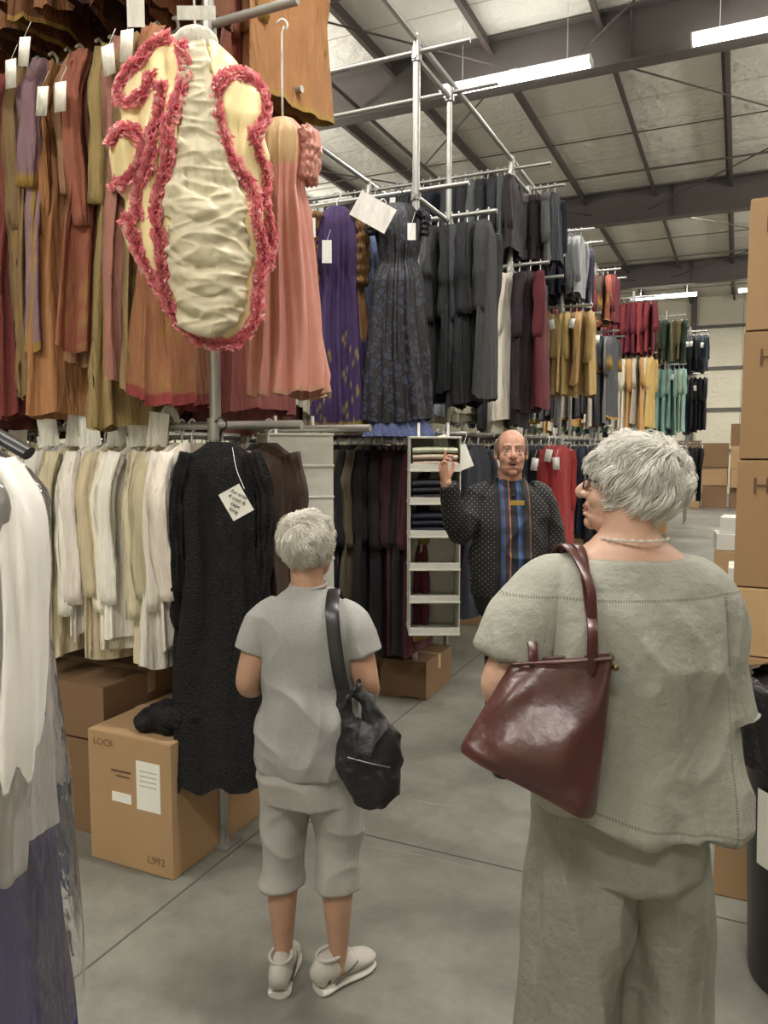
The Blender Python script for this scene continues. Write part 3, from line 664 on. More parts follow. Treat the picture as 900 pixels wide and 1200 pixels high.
# ------------------------------------------------ people
def skin(name,c): return pm(name,c,.5,var=.14,vs=25,bs=.15,bsc=90,sss=.08,bd=.003)
def Mrot(yaw=0,pitch=0,roll=0,loc=(0,0,0)):
    return Matrix.Translation(loc)@Matrix.Rotation(yaw,4,'Z')@Matrix.Rotation(pitch,4,'X')@Matrix.Rotation(roll,4,'Y')
EYEW=pm('eye_white',hx('d6d0ca'),.2,var=.02); IRIS=pm('iris',hx('3a4a58'),.15); LIP=pm('lips',hx('9c6458'),.5); MOUTH=pm('mouth_dark',hx('3a1815'),.6)
def head(parent,M,sk,s=1.0,open_=False,jowl=1.0):
    b=B()
    b.ell((0,-.012,.03),(.075,.095,.086),nu=32,nv=20); b.ell((0,.028,-.03),(.062,.06,.08)); b.ell((0,.03,-.072),(.05*jowl,.05,.038*jowl))
    b.ell((0,.066,-.092-(.008 if open_ else 0)),(.022,.02,.018))
    for sx in (-1,1):
        b.ell((sx*.036,.052,-.03),(.025,.026,.028)); b.ell((sx*.024,.078,.027),(.024,.012,.009)); b.ell((sx*.0125,.094,-.03),(.009,.011,.009))
        b.ell((sx*.077,-.008,-.002),(.007,.018,.031),M=Matrix.Rotation(.25*sx,4,'Z')@Matrix.Rotation(-.15,4,'X')); b.ell((sx*.074,.0,-.024),(.008,.010,.012))
        b.ell((sx*.031,.0765,.014),(.016,.009,.007)); b.ell((sx*.031,.0755,-.010),(.015,.008,.006))
    b.tube([(0,.078,.02),(0,.094,.0),(0,.110,-.026),(0,.098,-.037)],[.008,.009,.0135,.008],12,(1,0,0),4)
    b.ell((0,.078,-.05),(.03,.014,.012)); b.ell((0,.080,-.074-(.006 if open_ else 0)),(.024,.012,.008))
    b.tube([(0,-.02,-.04),(0,-.028,-.11),(0,-.035,-.19)],[(.056,.06),(.054,.056),(.06,.058)],20,(1,0,0),3)
    MM=M@Matrix.Scale(s,4); b.xf(MM)
    def disp(co):
        inv=np.array(MM.inverted()); q=co@inv[:3,:3].T+inv[:3,3]; d=np.zeros(len(co))
        for sx in (-1,1):
            r=np.linalg.norm((q-np.array((sx*.031,.078,.002)))/np.array((.016,.02,.009)),axis=1); d-=.005*np.exp(-r*r)
        r=np.linalg.norm((q-np.array((0,.09,-.062)))/np.array((.022,.02,.003 if not open_ else .008)),axis=1); d-=(.003 if not open_ else .008)*np.exp(-r*r)
        return d
    solid('head',b,sk,parent,.0032*s,3,disp)
    b=B()
    for sx in (-1,1): b.ell((sx*.031,.0695,.002),(.0125,.0125,.0085),mi=0); b.ell((sx*.031,.0805,.002),(.0052,.002,.0052),mi=1)
    z0=-.062
    b.tube([(-.021,.080,z0),(-.009,.0905,z0+.005),(0,.092,z0+.004),(.009,.0905,z0+.005),(.021,.080,z0)],[(.002,.002),(.0045,.004),(.004,.004),(.0045,.004),(.002,.002)],8,(0,0,1),3,mi=2)
    zl=z0-(.013 if open_ else .006)
    b.tube([(-.02,.079,z0-.002),(-.009,.0885,zl),(.009,.0885,zl),(.02,.079,z0-.002)],[.002,.0045,.0045,.002],8,(0,0,1),3,mi=2)
    if open_: b.ell((0,.0845,z0-.004),(.015,.005,.007),mi=3)
    b.xf(MM); b.obj('facial_features',[EYEW,IRIS,LIP,MOUTH],parent)
def hair(parent,M,name,mat,n,mask,ln,lift,curl,r,c=(0,-.012,.03),rr=(.077,.097,.088),seg=6,turns=1.0,crown=(0,-.55,.83),seed=0,grav=.25,clump=0,rj=.25,fa=1.6):
    g=np.random.default_rng(seed); u=g.normal(size=(n*4,3)); u/=np.linalg.norm(u,axis=1)[:,None]
    c=np.array(c); rr=np.array(rr); p=c+u*rr; u=u[mask(p)][:n]; n=len(u)
    k=np.array(crown)/np.linalg.norm(crown)
    f=u-k; f-=u*(f*u).sum(1)[:,None]; f+=np.array((0,0,-grav)); f+=g.normal(size=(n,3))*rj
    if clump:
        fl=np.array([(noise.noise(Vector(x*clump)+Vector((3,0,0))),noise.noise(Vector(x*clump)+Vector((0,7,0))),noise.noise(Vector(x*clump)+Vector((0,0,11)))) for x in u]); f+=fl*fa
    f-=u*(f*u).sum(1)[:,None]; f/=np.linalg.norm(f,axis=1)[:,None]+1e-6
    side=np.cross(u,f); ph=g.uniform(0,6.28,n); le=ln*g.uniform(.6,1.15,n); li=lift*g.uniform(.5,1.1,n)
    if clump:
        q=np.array([noise.noise(Vector(x*clump)) for x in u]); li=li*(1+q*.9); ph=q*9+g.normal(size=n)*.3
    b=B(); P=np.zeros((seg+1,n,3)); N=np.zeros_like(P)
    for j in range(seg+1):
        s=j/seg; uj=u+f*(le*s/.09)[:,None]; uj/=np.linalg.norm(uj,axis=1)[:,None]
        cu=curl*s**.6
        P[j]=c+uj*rr+uj*(li*np.sin(min(1,s*1.1)*math.pi*.75))[:,None]+side*(cu*np.sin(ph+s*6.28*turns))[:,None]+uj*(cu*.8*np.cos(ph+s*6.28*turns))[:,None]
        N[j]=uj
    T=np.gradient(P,axis=0); T/=np.linalg.norm(T,axis=2)[...,None]+1e-9
    S=np.cross(T,N); S/=np.linalg.norm(S,axis=2)[...,None]+1e-9
    w=(r*(1-.75*(np.arange(seg+1)/seg)**2))[:,None,None]
    G=np.stack([P-S*w,P+N*w*.9,P+S*w],2)
    G=G.transpose(1,0,2,3)
    MM=np.array(M); G=G@MM[:3,:3].T+MM[:3,3]
    tone=g.uniform(.8,1.1,n)
    V=G.reshape(-1,3); C=np.repeat(tone,(seg+1)*3)[:,None]*np.ones(3)
    I=np.arange(n*(seg+1)*3).reshape(n,seg+1,3); I2=np.concatenate([I,I[...,:1]],2)
    q=np.stack([I2[:,:-1,:-1],I2[:,:-1,1:],I2[:,1:,1:],I2[:,1:,:-1]],-1).reshape(-1,4)
    b.v=[V];b.c=[C];b.q=[q];b.qm=[np.zeros(len(q),int)];b.n=len(V)
    return b.obj(name,mat,parent,ang=180)
def hmat(name,c):
    m=pm(name,c,.6,var=.15,vs=40,vcol=False); nt=m.node_tree; bs=nt.nodes['Principled BSDF']
    a=nt.nodes.new('ShaderNodeAttribute'); a.attribute_name='Col'
    nt.links.new(mixc(nt,1.0,tuple(c),a.outputs['Color'],'MULTIPLY'),bs.inputs['Base Color']); return m
def hand(parent,M,sk,side=1,curl=(.3,.35,.4,.45),s=1.0,thumb=.6):
    b=B()
    b.tube([(0,0,-.03),(0,0,.0),(0,0,.03),(0,0,.07),(0,0,.092)],[(.026,.019),(.028,.018),(.037,.0165),(.042,.0145),(.036,.011)],16,(1,0,0),3,e=.85)
    xs=(.030,.0105,-.0095,-.029); ls=(.070,.079,.073,.056)
    for i in range(4):
        x=side*xs[i]; p=np.array((x*.95,0,.08)); d=.0; pts=[p.copy()]; sp_=side*(xs[i])*1.6
        for k,fr_ in enumerate((.45,.3,.25)):
            d+=curl[i]*(1.0 if k else .6); st=np.array((sp_*.9,-math.sin(d),math.cos(d))); st/=np.linalg.norm(st)
            p=p+st*ls[i]*fr_*1.05; pts.append(p.copy())
        b.tube(pts,[.0092,.0084,.0076,.0062],10,(1,0,0),3)
    x=side*.026; b.tube([(x,-.004,.012),(x+side*.024,-.014,.038),(x+side*(.024+.022*thumb),-.022,.062),(x+side*(.024+.03*thumb),-.028,.086)],[.014,.0125,.0098,.0075],10,(0,1,0),3)
    b.xf(M@Matrix.Scale(s,4)); return solid('hand',b,sk,parent,.0024*s,2)
def aim(loc,dir,palm):
    z=Vector(dir).normalized(); y=-Vector(palm); y=(y-z*y.dot(z)).normalized(); x=y.cross(z)
    return Matrix.Translation(loc)@Matrix(((x[0],y[0],z[0]),(x[1],y[1],z[1]),(x[2],y[2],z[2]))).to_4x4()
def secs(b,S,e=.85,n=40,sub=5): b.tube([(s[3] if len(s)>3 else 0,s[4] if len(s)>4 else 0,s[0]) for s in S],[(s[1],s[2]) for s in S],n,(1,0,0),sub,e=e)
SHG=pm('shoe_gray',hx('55504c'),.7)
def shoe(parent,x,y,rz,ln,mu,ms,name='shoe'):
    b=B(); l=ln
    pts=[(-.42*l,.028,.018,.05),(-.36*l,.034,.05,.055),(-.15*l,.036,.052,.055),(.05*l,.041,.038,.04),(.25*l,.046,.027,.03),(.42*l,.04,.02,.024),(.52*l,.022,.012,.02)]
    b.tube([(0,p[0],.018+p[2]*.95) for p in pts],[(p[1],p[2]) for p in pts],20,(1,0,0),4)
    b.tube([(0,-.44*l,.012),(0,-.4*l,.012),(0,-.1*l,.012),(0,.25*l,.012),(0,.46*l,.013),(0,.54*l,.014)],[(.012,.012),(.036,.013),(.036,.013),(.049,.013),(.038,.013),(.01,.01)],16,(1,0,0),4,mi=1,e=.8)
    for k in range(4): yy=.02+.022*k; b.tube([(-.022,yy*1,.085-.012*k),(0,yy,.096-.013*k),(.022,yy,.085-.012*k)],[.003],6,(0,1,0),3,mi=1)
    b.tube([(.034*math.cos(a),-.055+.045*math.sin(a),.112) for a in np.linspace(0,2*math.pi,20)],[.006],6,(0,0,1),1,mi=0)
    b.box((0,-.44*l,.06),(.018,.006,.05),0,mi=2)
    for sx in (-1,1): b.tube([(sx*.034,-.06,.03),(sx*.040,-.01,.05),(sx*.036,.03,.065)],[.004],6,(1,0,0),3,mi=2)
    b.xf(Matrix.Translation((x,y,0))@Matrix.Rotation(rz,4,'Z')); b.obj(name,[mu,ms,BLK if ms is BLK else SHG],parent)
SK1=skin('skin_tan',hx('b08a72')); SK2=skin('skin_fair',hx('c09a86')); SK3=skin('skin_ruddy',hx('bb8e7a'))
def stripes(name,c1,c2,k,bsn=.3):
    m,nt,bs=newmat(name); v=ocoord(nt); sp=nt.nodes.new('ShaderNodeSeparateXYZ'); nt.links.new(v,sp.inputs[0])
    w=mth(nt,'SINE',mth(nt,'MULTIPLY',sp.outputs[0],k)); f=mth(nt,'MULTIPLY_ADD',w,.5,.5)
    nt.links.new(mixc(nt,f,c1,c2),bs.inputs['Base Color']); bs.inputs['Roughness'].default_value=.85
    bump(nt,bs,noi(nt,v,28,4),bsn,.008); return m
TEE=pm('heather_jersey',hx('989895'),.9,var=.22,vs=260,bs=.15,bsc=60,st=(1,1,.5))
CAPRI=stripes('seersucker',hx('9b9994'),hx('a5a39e'),900,bsn=.4)
W=empty('woman',L(-.232,2.32),YAW-.08)
b=B()
for s in (-1,1):
    b.tube([(s*.08,0,.74),(s*.088,.01,.55),(s*.088,.012,.41),(s*.088,-.008,.30),(s*.088,-.008,.18),(s*.088,-.004,.09),(s*.088,0,.05)],[(.08,.085),(.062,.07),(.048,.052),(.048,.052),(.036,.038),(.028,.032),(.031,.038)],18,(1,0,0),5)
    b.tube([(s*.115,0,1.20),(s*.142,-.005,1.15),(s*.165,-.02,1.06),(s*.184,-.03,.985),(s*.180,.03,.955),(s*.165,.12,.97),(s*.145,.19,.985)],[.042,.046,.044,.038,.038,.031,.024],16,(0,1,0),5)
secs(b,[(.68,.13,.1),(.85,.15,.11),(1.0,.13,.1),(1.14,.132,.095),(1.21,.112,.075),(1.25,.066,.055),(1.30,.048,.048),(1.36,.046,.046)],1,28)
solid('body',b,SK1,W,.006,4)
MH=Mrot(-.32,.12,0,(0,.02,1.392)); head(W,MH,SK1,.92)
hand(W,aim((-.145,.19,.985),(.6,.8,.05),(.2,0,-1)),SK1,-1,(.7,.75,.8,.8),.88); hand(W,aim((.145,.19,.985),(-.6,.8,.12),(-.2,0,-1)),SK1,1,(.7,.7,.8,.8),.88)
b=B()
secs(b,[(.715,.170,.132),(.74,.171,.134),(.85,.163,.133),(.98,.148,.121),(1.08,.147,.116),(1.16,.150,.105),(1.21,.133,.088),(1.245,.092,.068),(1.268,.062,.057),(1.280,.052,.052)],.95,44,6)
for s in (-1,1): b.tube([(s*.085,0,1.203),(s*.122,-.004,1.178),(s*.150,-.012,1.138),(s*.173,-.02,1.075)],[(.043,.05),(.051,.056),(.053,.058),(.052,.060)],20,(0,1,0),5)
def d1(co):
    a=np.clip((1.2-co[:,2])*4,0.3,1); return (nz(co,(6,6,7),.018)+ridg(co,(4.5,4.5,6),.014,3.3)+ridg(co,(9,9,5),.006,1.3))*a+.002
solid('tshirt',b,TEE,W,.005,3,d1)
b=B(); b.tube([(.054*math.cos(a),.004+.054*math.sin(a),1.283+.006*math.sin(a)) for a in np.linspace(0,2*math.pi,30)],[.005],8,(0,0,1),1); b.obj('neckband',TEE,W)
b=B(); secs(b,[(.62,.158,.122),(.7,.164,.128),(.78,.15,.12)],.95,36)
for s in (-1,1): b.tube([(s*.073,0,.72),(s*.082,.002,.62),(s*.088,.006,.48),(s*.089,.0,.38),(s*.089,-.004,.325)],[(.088,.11),(.082,.095),(.068,.078),(.066,.074),(.067,.074)],24,(1,0,0),5)
def d2(co): return nz(co,(9,9,8),.014)+ridg(co,(6,6,6),.008)+.002
solid('capri_pants',b,CAPRI,W,.005,3,d2)
SN=pm('sneaker_canvas',hx('b4b0a8'),.8,var=.1); SO=pm('sneaker_sole',hx('ccc8c0'),.7); 
shoe(W,-.092,.015,.05,.235,SN,SO); shoe(W,.10,.02,-.75,.235,SN,SO)
HW=hmat('white_hair',hx('e4e0d6')); HWs=pm('hair_base_white',hx('bdb6a8'),.8,var=.25,vs=60,bs=.6,bsc=70)
MHs=MH@Matrix.Scale(.92,4)
def capmesh(parent,M,mat,test,k,rr=(.077,.097,.088),c=(0,-.012,.03),amp=.004):
    b=B(); b.ell(c,[r*k for r in rr],nu=64,nv=48)
    o=b.obj('hair_base',mat,parent,ang=180); me=o.data
    bm_=bmesh.new(); bm_.from_mesh(me)
    kill=[v for v in bm_.verts if not test(np.array(v.co)[None])[0]]
    bmesh.ops.delete(bm_,geom=kill,context='VERTS')
    for v in bm_.verts: v.co+=v.normal*noise.noise(v.co*60)*amp
    bm_.to_mesh(me); bm_.free(); me.transform(M); return o
mk1=lambda p:(p[:,2]>-.075)&((p[:,1]<-.005)|(p[:,2]>.055)|((p[:,1]<.02)&(p[:,2]>.02)))&~((p[:,1]>.05)&(p[:,2]<.075))&~((p[:,2]<-.04)&(abs(p[:,0])>.06))
capmesh(W,MHs,HWs,mk1,1.05)
hair(W,MHs,'hair',HW,11000,mk1,.045,.016,.001,.0010,seed=1,clump=3,fa=1.0,rj=.12)
# shoulder bag
NY=pm('black_nylon',hx('141416'),.55,var=.2,vs=20,bs=.5,bsc=25,bd=.02)
S=empty('black_hobo_bag',L(-.232,2.32),YAW)
b=B(); c0=np.array((.188,-.155,.80))
b.ell(c0+(0,0,-.01),(.098,.062,.115)); b.ell(c0+(.01,0,-.055),(.088,.066,.09)); b.ell(c0+(.035,0,.02),(.06,.05,.10)); b.ell(c0+(-.045,0,.01),(.045,.05,.11))
b.tube([c0+(-.05,0,.05),c0+(-.062,0,.13),c0+(-.07,.0,.19)],[(.035,.03),(.026,.02),(.02,.009)],14,(1,0,0),3)
b.tube([c0+(.04,0,.08),c0+(.0,0.02,.15),c0+(-.04,.03,.20)],[(.035,.03),(.026,.02),(.02,.009)],14,(1,0,0),3)
solid('bag_body',b,NY,S,.004,4,lambda co: ridg(co,(14,14,9),.013)+nz(co,(30,30,30),.004))
b=B()
b.tube([c0+(-.07,0,.185),(.102,-.155,1.06),(.088,-.135,1.15),(.08,-.105,1.22),(.079,-.05,1.255),(.08,0.02,1.265),(.085,.085,1.22),(.095,.125,1.12),(.12,.13,1.0),(.16,.05,.96)],[(.02,.0025)],10,(1,0,0),6)
b.tube([c0+(-.035,.02,.20),(.155,-.1,1.0),(.19,0,.98),(.16,.05,.96)],[(.0025,.018)],10,(1,0,0),4)
P=[c0+(-.06+.12*t_,-.068-.004*math.sin(t_*3.1),.03-.03*t_) for t_ in np.linspace(0,1,8)]; b.tube(P,[.003],6,(0,0,1),2)
b.box(c0+(-.07,-.005,.19),(.045,.012,.03)); b.obj('strap_and_zips',BLK,S)
# ---- woman in linen tunic
def linen(name,c,seam=False):
    m,nt,bs=newmat(name); v=ocoord(nt); sp=nt.nodes.new('ShaderNodeSeparateXYZ'); nt.links.new(v,sp.inputs[0]); x,y,z=sp.outputs
    f=noi(nt,ocoord(nt,(1,1,6)),180,2); f2=noi(nt,ocoord(nt,(6,6,1)),180,2); f3=noi(nt,v,9,3)
    f=mth(nt,'ADD',mth(nt,'MULTIPLY',f,.35),mth(nt,'ADD',mth(nt,'MULTIPLY',f2,.35),mth(nt,'MULTIPLY',f3,.3)))
    c1=tuple(q*.76 for q in c); c2=tuple(min(1,q*1.2) for q in c); r=mixc(nt,f,c1,c2)
    if seam:
        dash=mth(nt,'GREATER_THAN',mth(nt,'SINE',mth(nt,'MULTIPLY',x,1100)),-.2); dz=mth(nt,'GREATER_THAN',mth(nt,'SINE',mth(nt,'MULTIPLY',z,1100)),-.2)
        back=mth(nt,'LESS_THAN',y,.0)
        s1=mth(nt,'MULTIPLY',mth(nt,'COMPARE',z,1.375,.003),mth(nt,'MULTIPLY',dash,back))
        s2=mth(nt,'MULTIPLY',mth(nt,'COMPARE',mth(nt,'MULTIPLY_ADD',x,.2,z),.895,.003),dash)
        s3=mth(nt,'MULTIPLY',mth(nt,'MULTIPLY',mth(nt,'COMPARE',x,.195,.003),dz),mth(nt,'MULTIPLY',back,mth(nt,'LESS_THAN',z,1.37)))
        s_=mth(nt,'MAXIMUM',s1,mth(nt,'MAXIMUM',s2,s3)); r=mixc(nt,mth(nt,'MULTIPLY',s_,.6),r,hx('4a4640'))
    nt.links.new(r,bs.inputs['Base Color']); bs.inputs['Roughness'].default_value=.9
    bump(nt,bs,noi(nt,v,24,5,.6),.6,.014); return m
LIN=linen('linen_tunic_cloth',hx('919187'),True); LIN2=linen('linen_trouser_cloth',hx('818177'))
W2=empty('woman',L(.56,1.75),YAW+.06)
b=B()
for s in (-1,1): b.tube([(s*.1,0,.84),(s*.1,.0,.5),(s*.1,-.01,.3),(s*.1,0,.08)],[.085,.055,.05,.036],16,(1,0,0),4)
b.tube([(-.12,0,1.40),(-.20,-.01,1.34),(-.262,-.03,1.235),(-.290,-.04,1.175),(-.265,.03,1.135),(-.22,.12,1.16),(-.18,.20,1.20)],[.035,.04,.052,.054,.056,.042,.029],18,(0,1,0),5)
b.tube([(.10,0,1.40),(.16,0,1.34),(.205,-.02,1.25),(.22,-.03,1.15),(.21,.04,1.12),(.175,.14,1.13),(.13,.22,1.15)],[.035,.04,.045,.04,.042,.036,.027],18,(0,1,0),5)
secs(b,[(.88,.15,.12),(1.05,.17,.13),(1.25,.17,.12),(1.36,.155,.105),(1.41,.150,.095),(1.44,.142,.090),(1.465,.115,.080),(1.49,.082,.07),(1.52,.062,.062),(1.6,.055,.058)],1,32)
solid('body',b,SK2,W2,.006,5)
MH2=Mrot(1.0,.20,0,(.004,.018,1.600)); head(W2,MH2,SK2,.98,jowl=1.08)
hand(W2,aim((-.18,.2,1.2),(.75,.6,.15),(.3,0,-1)),SK2,-1,(.8,.85,.9,.9),.92); hand(W2,aim((.13,.22,1.15),(-.8,.5,.1),(-.3,0,-1)),SK2,1,(.7,.7,.8,.8),.92)
b=B()
secs(b,[(.87,.255,.19,.028),(.9,.253,.188,.026),(1.05,.236,.18,.016),(1.2,.222,.17,.005),(1.32,.215,.155),(1.39,.203,.13),(1.425,.180,.115),(1.447,.150,.102)],.85,48,6)
b.tube([(-.11,0,1.39),(-.175,0,1.385),(-.232,-.015,1.31),(-.268,-.025,1.225)],[(.05,.05),(.072,.065),(.084,.078),(.088,.088)],24,(0,1,0),6)
b.tube([(.10,0,1.39),(.158,0,1.38),(.200,-.005,1.3),(.216,-.015,1.2),(.228,-.02,1.09)],[(.05,.05),(.070,.065),(.078,.076),(.082,.082),(.088,.092)],24,(0,1,0),6)
def d3(co): 
    a=np.clip((1.42-co[:,2])*5,.15,1); return (nz(co,(5,5,1.8),.036)+ridg(co,(4.2,4.2,1.6),.026,7)+nz(co,(13,13,6),.010)+ridg(co,(8,6,5),.010,2))*a+.005
def p3(co):
    k=np.clip((1.25-co[:,2])/.4,0,1); co=co.copy(); co[:,2]-=k*(co[:,0])*.2; return co
solid('linen_tunic',b,LIN,W2,.0055,3,d3,p3)
b=B(); secs(b,[(.74,.2,.16,.01),(.86,.2,.15),(.95,.185,.14)],.95,36)
b.tube([(-.075,0,.84),(-.092,0,.65),(-.10,0,.4),(-.10,-.01,.15),(-.10,-.01,.045)],[(.12,.14),(.125,.13),(.122,.125),(.125,.13),(.128,.135)],28,(1,0,0),5)
b.tube([(.085,0,.84),(.112,0,.65),(.125,0,.4),(.125,-.01,.15),(.125,-.01,.045)],[(.12,.14),(.111,.125),(.102,.12),(.105,.125),(.108,.13)],28,(1,0,0),5)
solid('wide_leg_trousers',b,LIN2,W2,.006,3,lambda co: nz(co,(9,9,1.6),.032)+ridg(co,(7,7,1.6),.018,2)+nz(co,(15,15,9),.006)+.006)
shoe(W2,-.10,.03,.1,.25,BLK,BLK); shoe(W2,.12,.03,-.1,.25,BLK,BLK)
HG=hmat('white_grey_hair',hx('e2dfd8')); HGs=pm('hair_base_grey',hx('b0aba2'),.85,var=.3,vs=50,bs=.8,bsc=50)
mk2=lambda p:(p[:,2]>-.085)&((p[:,1]<.0)|(p[:,2]>.045))&~((p[:,1]>.055)&(p[:,2]<.07))
MH2s=MH2@Matrix.Scale(.98,4)
capmesh(W2,MH2s,HGs,mk2,1.10,amp=.012)
hair(W2,MH2s,'hair',HG,16000,mk2,.06,.024,.002,.0010,seed=2,turns=.6,clump=3.2,seg=7,rj=.1,fa=1.5)
b=B(); 
for i,a in enumerate(np.linspace(math.pi*1.1,math.pi*1.98,13)):
    b.ell((.080*math.cos(a)+.005,.082*math.sin(a)-.005,1.496),(.007,.0025,.0045),M=Matrix.Rotation(a+math.pi/2,4,'Z'))
b.tube([(.078*math.cos(a)+.005,.080*math.sin(a)-.005,1.496) for a in np.linspace(0,2*math.pi,30)],[.0015],5,(0,0,1),1)
b.obj('shell_necklace',pm('shell',hx('c8bfb4'),.4),W2)
b=B(); 
for sx in (-1,1):
    b.tube([(sx*.033+.024*math.cos(a),.094-.004*abs(math.cos(a)),.004+.018*math.sin(a)) for a in np.linspace(0,2*math.pi,24)],[.002],6,(0,1,0),1)
    b.tube([(sx*.057,.088,.01),(sx*.074,.05,.012),(sx*.082,-.005,.012),(sx*.08,-.03,-.005)],[.002],6,(0,0,1),3)
b.tube([(-.01,.096,.008),(.01,.096,.008)],[.002],6,(0,0,1),1); b.xf(MH2); b.obj('glasses',BLK,W2)
# tote
LEA=pm('burgundy_leather',hx('42211f'),.32,var=.2,vs=5,bs=.4,bsc=9,bd=.02)
T_=empty('burgundy_leather_tote',L(.56,1.75),YAW)
TL,TR,BR,BL=[np.array(p) for p in ((-.285,-.12,1.235),(-.092,-.215,1.275),(-.128,-.24,.950),(-.40,-.165,1.065))]
b=B(); th=np.linspace(0,2*math.pi,64,endpoint=False); Ps=[]
nrm=np.cross(TR-BR,BL-BR); nrm/=np.linalg.norm(nrm)
for v in np.r_[np.linspace(0,1,28)]:
    A=TL*(1-v)+BL*v; Bq=TR*(1-v)+BR*v; c=(A+Bq)/2; h=(Bq-A)/2*(1.0 if 0<v<1 else .97)
    tk=.018+.045*min(1,v*1.3)*(1 if v<.95 else .8)
    cc=np.sign(np.cos(th))*abs(np.cos(th))**.55; ss=np.sign(np.sin(th))*abs(np.sin(th))**.75
    sag=.008*np.sin(th*3+v*5)+.006*np.sin(th*5-v*9)
    Ps.append(c+h*cc[:,None]+nrm*(tk*ss+sag*abs(ss))[:,None])
b.grid(np.array(Ps),caps=True); b.tube([TL*.98+TR*.02+nrm*.02,(TL+TR)/2+nrm*.03,TR*.98+TL*.02+nrm*.02],[.004],6,(0,0,1),3); b.tube([TL*.98+TR*.02-nrm*.02,(TL+TR)/2-nrm*.03,TR*.98+TL*.02-nrm*.02],[.004],6,(0,0,1),3)
o=b.obj('bag_body',LEA,T_,ang=60)
b=B()
for sg in (-1,1):
    p0=TR*.8+TL*.2+nrm*sg*.022; p1=TL*.75+TR*.25+nrm*sg*.022
    b.tube([p0-(0,0,.03),p0+(.0,.0,.05),(-.128,-.17+.01*sg,1.36),(-.128,-.135+.01*sg,1.42),(-.132+.012*sg,-.04,1.475),(-.14+.012*sg,.05,1.46),(-.17,.10,1.38),p1+(.02,.17,.08),p1+(0,.03,.03),p1-(0,0,.03)],[(.011,.004)],10,(1,.2,0),6,e=.7)
b.obj('straps',LEA,T_)
b=B(); b.tube([TR*.98+TL*.02+nrm*.02,TR*.98+TL*.02-nrm*.02],[.006],8,(0,0,1),1); b.ell(TR+(.002,-.01,-.02),(.007,.007,.007)); b.obj('buckle',pm('brass',hx('6a5a3a'),.3,.8),T_)
# ---- man
m,nt,bs=newmat('patterned_shirt'); v=ocoord(nt); sp=nt.nodes.new('ShaderNodeSeparateXYZ'); nt.links.new(v,sp.inputs[0]); x,y,z=sp.outputs
d_=mth(nt,'MULTIPLY',mth(nt,'SINE',mth(nt,'MULTIPLY',x,230)),mth(nt,'SINE',mth(nt,'MULTIPLY',z,230)))
dots=mth(nt,'GREATER_THAN',d_,.88); base=mixc(nt,dots,hx('131417'),hx('9a9692'))
rp=nt.nodes.new('ShaderNodeValToRGB'); rp.color_ramp.interpolation='CONSTANT'; nt.links.new(mth(nt,'MULTIPLY_ADD',x,5.0,.5),rp.inputs[0])
cs=[(0,'131417'),(.08,'7a5a3c'),(.11,'22242c'),(.2,'131417'),(.30,'25406c'),(.36,'3c5c90'),(.42,'1a1c24'),(.60,'b06a3c'),(.63,'22304c'),(.74,'6a4a38'),(.77,'2c4a7c'),(.84,'131417')]
el=rp.color_ramp.elements; el[0].position=0; el[0].color=(*hx(cs[0][1]),1); el[1].position=cs[1][0]; el[1].color=(*hx(cs[1][1]),1)
for p_,c_ in cs[2:]:
    q=el.new(p_); q.color=(*hx(c_),1)
chk=mth(nt,'GREATER_THAN',mth(nt,'SINE',mth(nt,'MULTIPLY',z,70)),.3); st_=mixc(nt,mth(nt,'MULTIPLY',chk,.35),rp.outputs[0],hx('131417'))
msk=mth(nt,'MULTIPLY',mth(nt,'GREATER_THAN',y,.03),mth(nt,'LESS_THAN',mth(nt,'ABSOLUTE',x),.09))
nt.links.new(mixc(nt,msk,base,st_),bs.inputs['Base Color']); bs.inputs['Roughness'].default_value=.75; SHI=m
BT=pm('black_trousers_cloth',hx('141416'),.85,var=.2,bs=.3,bsc=20)
Mn=empty('man',L(.655,4.0),YAW+math.pi+.05)
b=B()
for lx in (-.125,.035): b.tube([(lx,0,.9),(lx,.01,.5),(lx,-.01,.3),(lx,0,.08)],[.085,.055,.05,.04],16,(1,0,0),4)
b.tube([(.15,0,1.46),(.2,.02,1.4),(.245,.07,1.30),(.268,.10,1.275),(.315,.16,1.40),(.365,.21,1.54)],[.055,.055,.05,.046,.038,.028],16,(0,1,0),5)
b.tube([(-.15,0,1.46),(-.2,-.01,1.4),(-.235,-.02,1.25),(-.25,-.01,1.16),(-.24,.05,1.04),(-.22,.10,.94)],[.055,.055,.05,.045,.036,.028],16,(0,1,0),5)
secs(b,[(.88,.16,.12),(1.1,.17,.13),(1.3,.18,.12),(1.42,.18,.1),(1.48,.13,.08),(1.52,.07,.065),(1.6,.06,.06)],1,28)
solid('body',b,SK3,Mn,.006,4)
MH3=Mrot(-.12,.10,.0,(0,.03,1.672)); head(Mn,MH3,SK3,1.04,True,1.12)
hm=hand(Mn,aim((.365,.21,1.535),(.15,.05,1),(-.8,.5,0)),SK3,1,(.12,.7,.95,1.1),.98)
hand(Mn,aim((-.22,.10,.945),(.05,.2,-1),(1,0,0)),SK3,-1,(.35,.4,.45,.5),.98)
b=B(); secs(b,[(.925,.195,.15),(.95,.197,.152),(1.08,.2,.162),(1.2,.2,.158),(1.32,.205,.138),(1.41,.2,.118),(1.465,.165,.098),(1.505,.10,.075),(1.53,.07,.066)],.92,44,6)
b.tube([(.11,0,1.46),(.17,.01,1.44),(.215,.04,1.36),(.262,.09,1.27),(.285,.12,1.30),(.325,.17,1.42),(.358,.205,1.52)],[.06,.068,.068,.064,.062,.054,.045],20,(0,1,0),5)
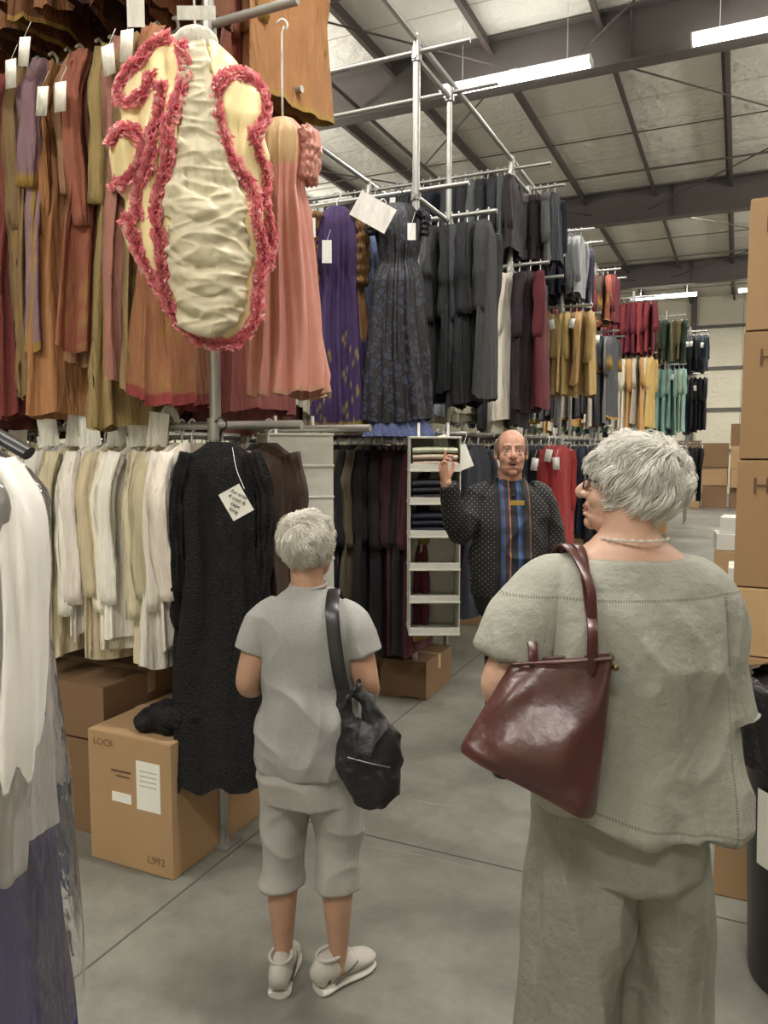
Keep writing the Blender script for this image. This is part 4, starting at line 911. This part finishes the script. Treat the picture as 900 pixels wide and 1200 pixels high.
b.tube([(-.11,0,1.46),(-.17,-.005,1.44),(-.215,-.015,1.33),(-.245,-.02,1.2),(-.25,.01,1.1),(-.235,.07,.99)],[.06,.068,.066,.063,.056,.045],20,(0,1,0),5)
solid('patterned_shirt',b,SHI,Mn,.006,3,lambda co: nz(co,(7,7,8),.016)+ridg(co,(6,6,7),.011))
b=B(); b.tube([(-.055,.05,1.51),(-.07,0,1.54),(0,-.055,1.56),(.07,0,1.54),(.055,.05,1.51),(.015,.078,1.475)],[(.006,.022)],10,(1,0,0),4); b.tube([(.015,.078,1.475),(0,.11,1.45)],[.006],8,(1,0,0),1); b.tube([(-.055,.05,1.51),(-.01,.085,1.47)],[(.02,.006)],8,(0,0,1),1); b.obj('collar',SHI,Mn)
b=B(); b.box((-.01,.142,1.422),(.07,.004,.024)); b.obj('name_badge',pm('badge_gold',hx('b8984a'),.35,.3),Mn)
b=B(); secs(b,[(.86,.17,.135,-.02),(.95,.175,.14),(1.0,.17,.135)],.95,32)
for lx in (-.125,.035): b.tube([(lx*.8,0,.9),(lx,.01,.7),(lx,.01,.5),(lx,-.005,.25),(lx,-.005,.03)],[(.1,.12),(.09,.105),(.076,.09),(.07,.085),(.072,.09)],22,(1,0,0),5)
solid('trousers',b,BT,Mn,.007,3,lambda co: nz(co,(8,8,5),.016)+.004)
shoe(Mn,-.125,.03,.1,.28,BLK,BLK); shoe(Mn,.035,.03,-.1,.28,BLK,BLK)
HM=hmat('man_hair',hx('8a8078')); MH3s=MH3@Matrix.Scale(1.04,4)
mk3=lambda p:(p[:,2]>-.05)&(p[:,2]<.075)&(p[:,1]<.03)&((abs(p[:,0])>.045)|(p[:,1]<-.05))&~((p[:,1]>.0)&(p[:,2]<.0))
hair(Mn,MH3s,'hair',HM,2500,mk3,.025,.006,.002,.0011,seed=3,crown=(0,0,1))
b=B()
hair(Mn,MH3s,'goatee',HM,900,lambda p:((p[:,1]>.055)&(abs(p[:,0])<.022)&(p[:,2]<-.085)),.016,.003,.001,.0010,c=(0,.028,-.045),rr=(.058,.062,.075),seed=5,crown=(0,.3,1))
for sx in (-1,1): b.tube([(sx*.048,.076,.022),(sx*.033,.0875,.029),(sx*.014,.089,.025)],[(.0015,.003)],6,(0,1,0),3,col=(.7,.7,.7))
b.xf(MH3s); b.obj('eyebrows',HM,Mn)
# ------------------------------------------------ camera
cam=bpy.data.cameras.new('camera'); cam.sensor_fit='VERTICAL'; cam.sensor_height=36; cam.lens=27; cam.clip_start=.05
co=bpy.data.objects.new('camera',cam); COL.objects.link(co); co.location=(0,0,1.70); co.rotation_euler=(math.radians(90-4.8),0,YAW)
scene.camera=co
w=bpy.data.worlds.new('w'); scene.world=w; w.use_nodes=True; w.node_tree.nodes['Background'].inputs[0].default_value=(.6,.65,.7,1); w.node_tree.nodes['Background'].inputs[1].default_value=.3
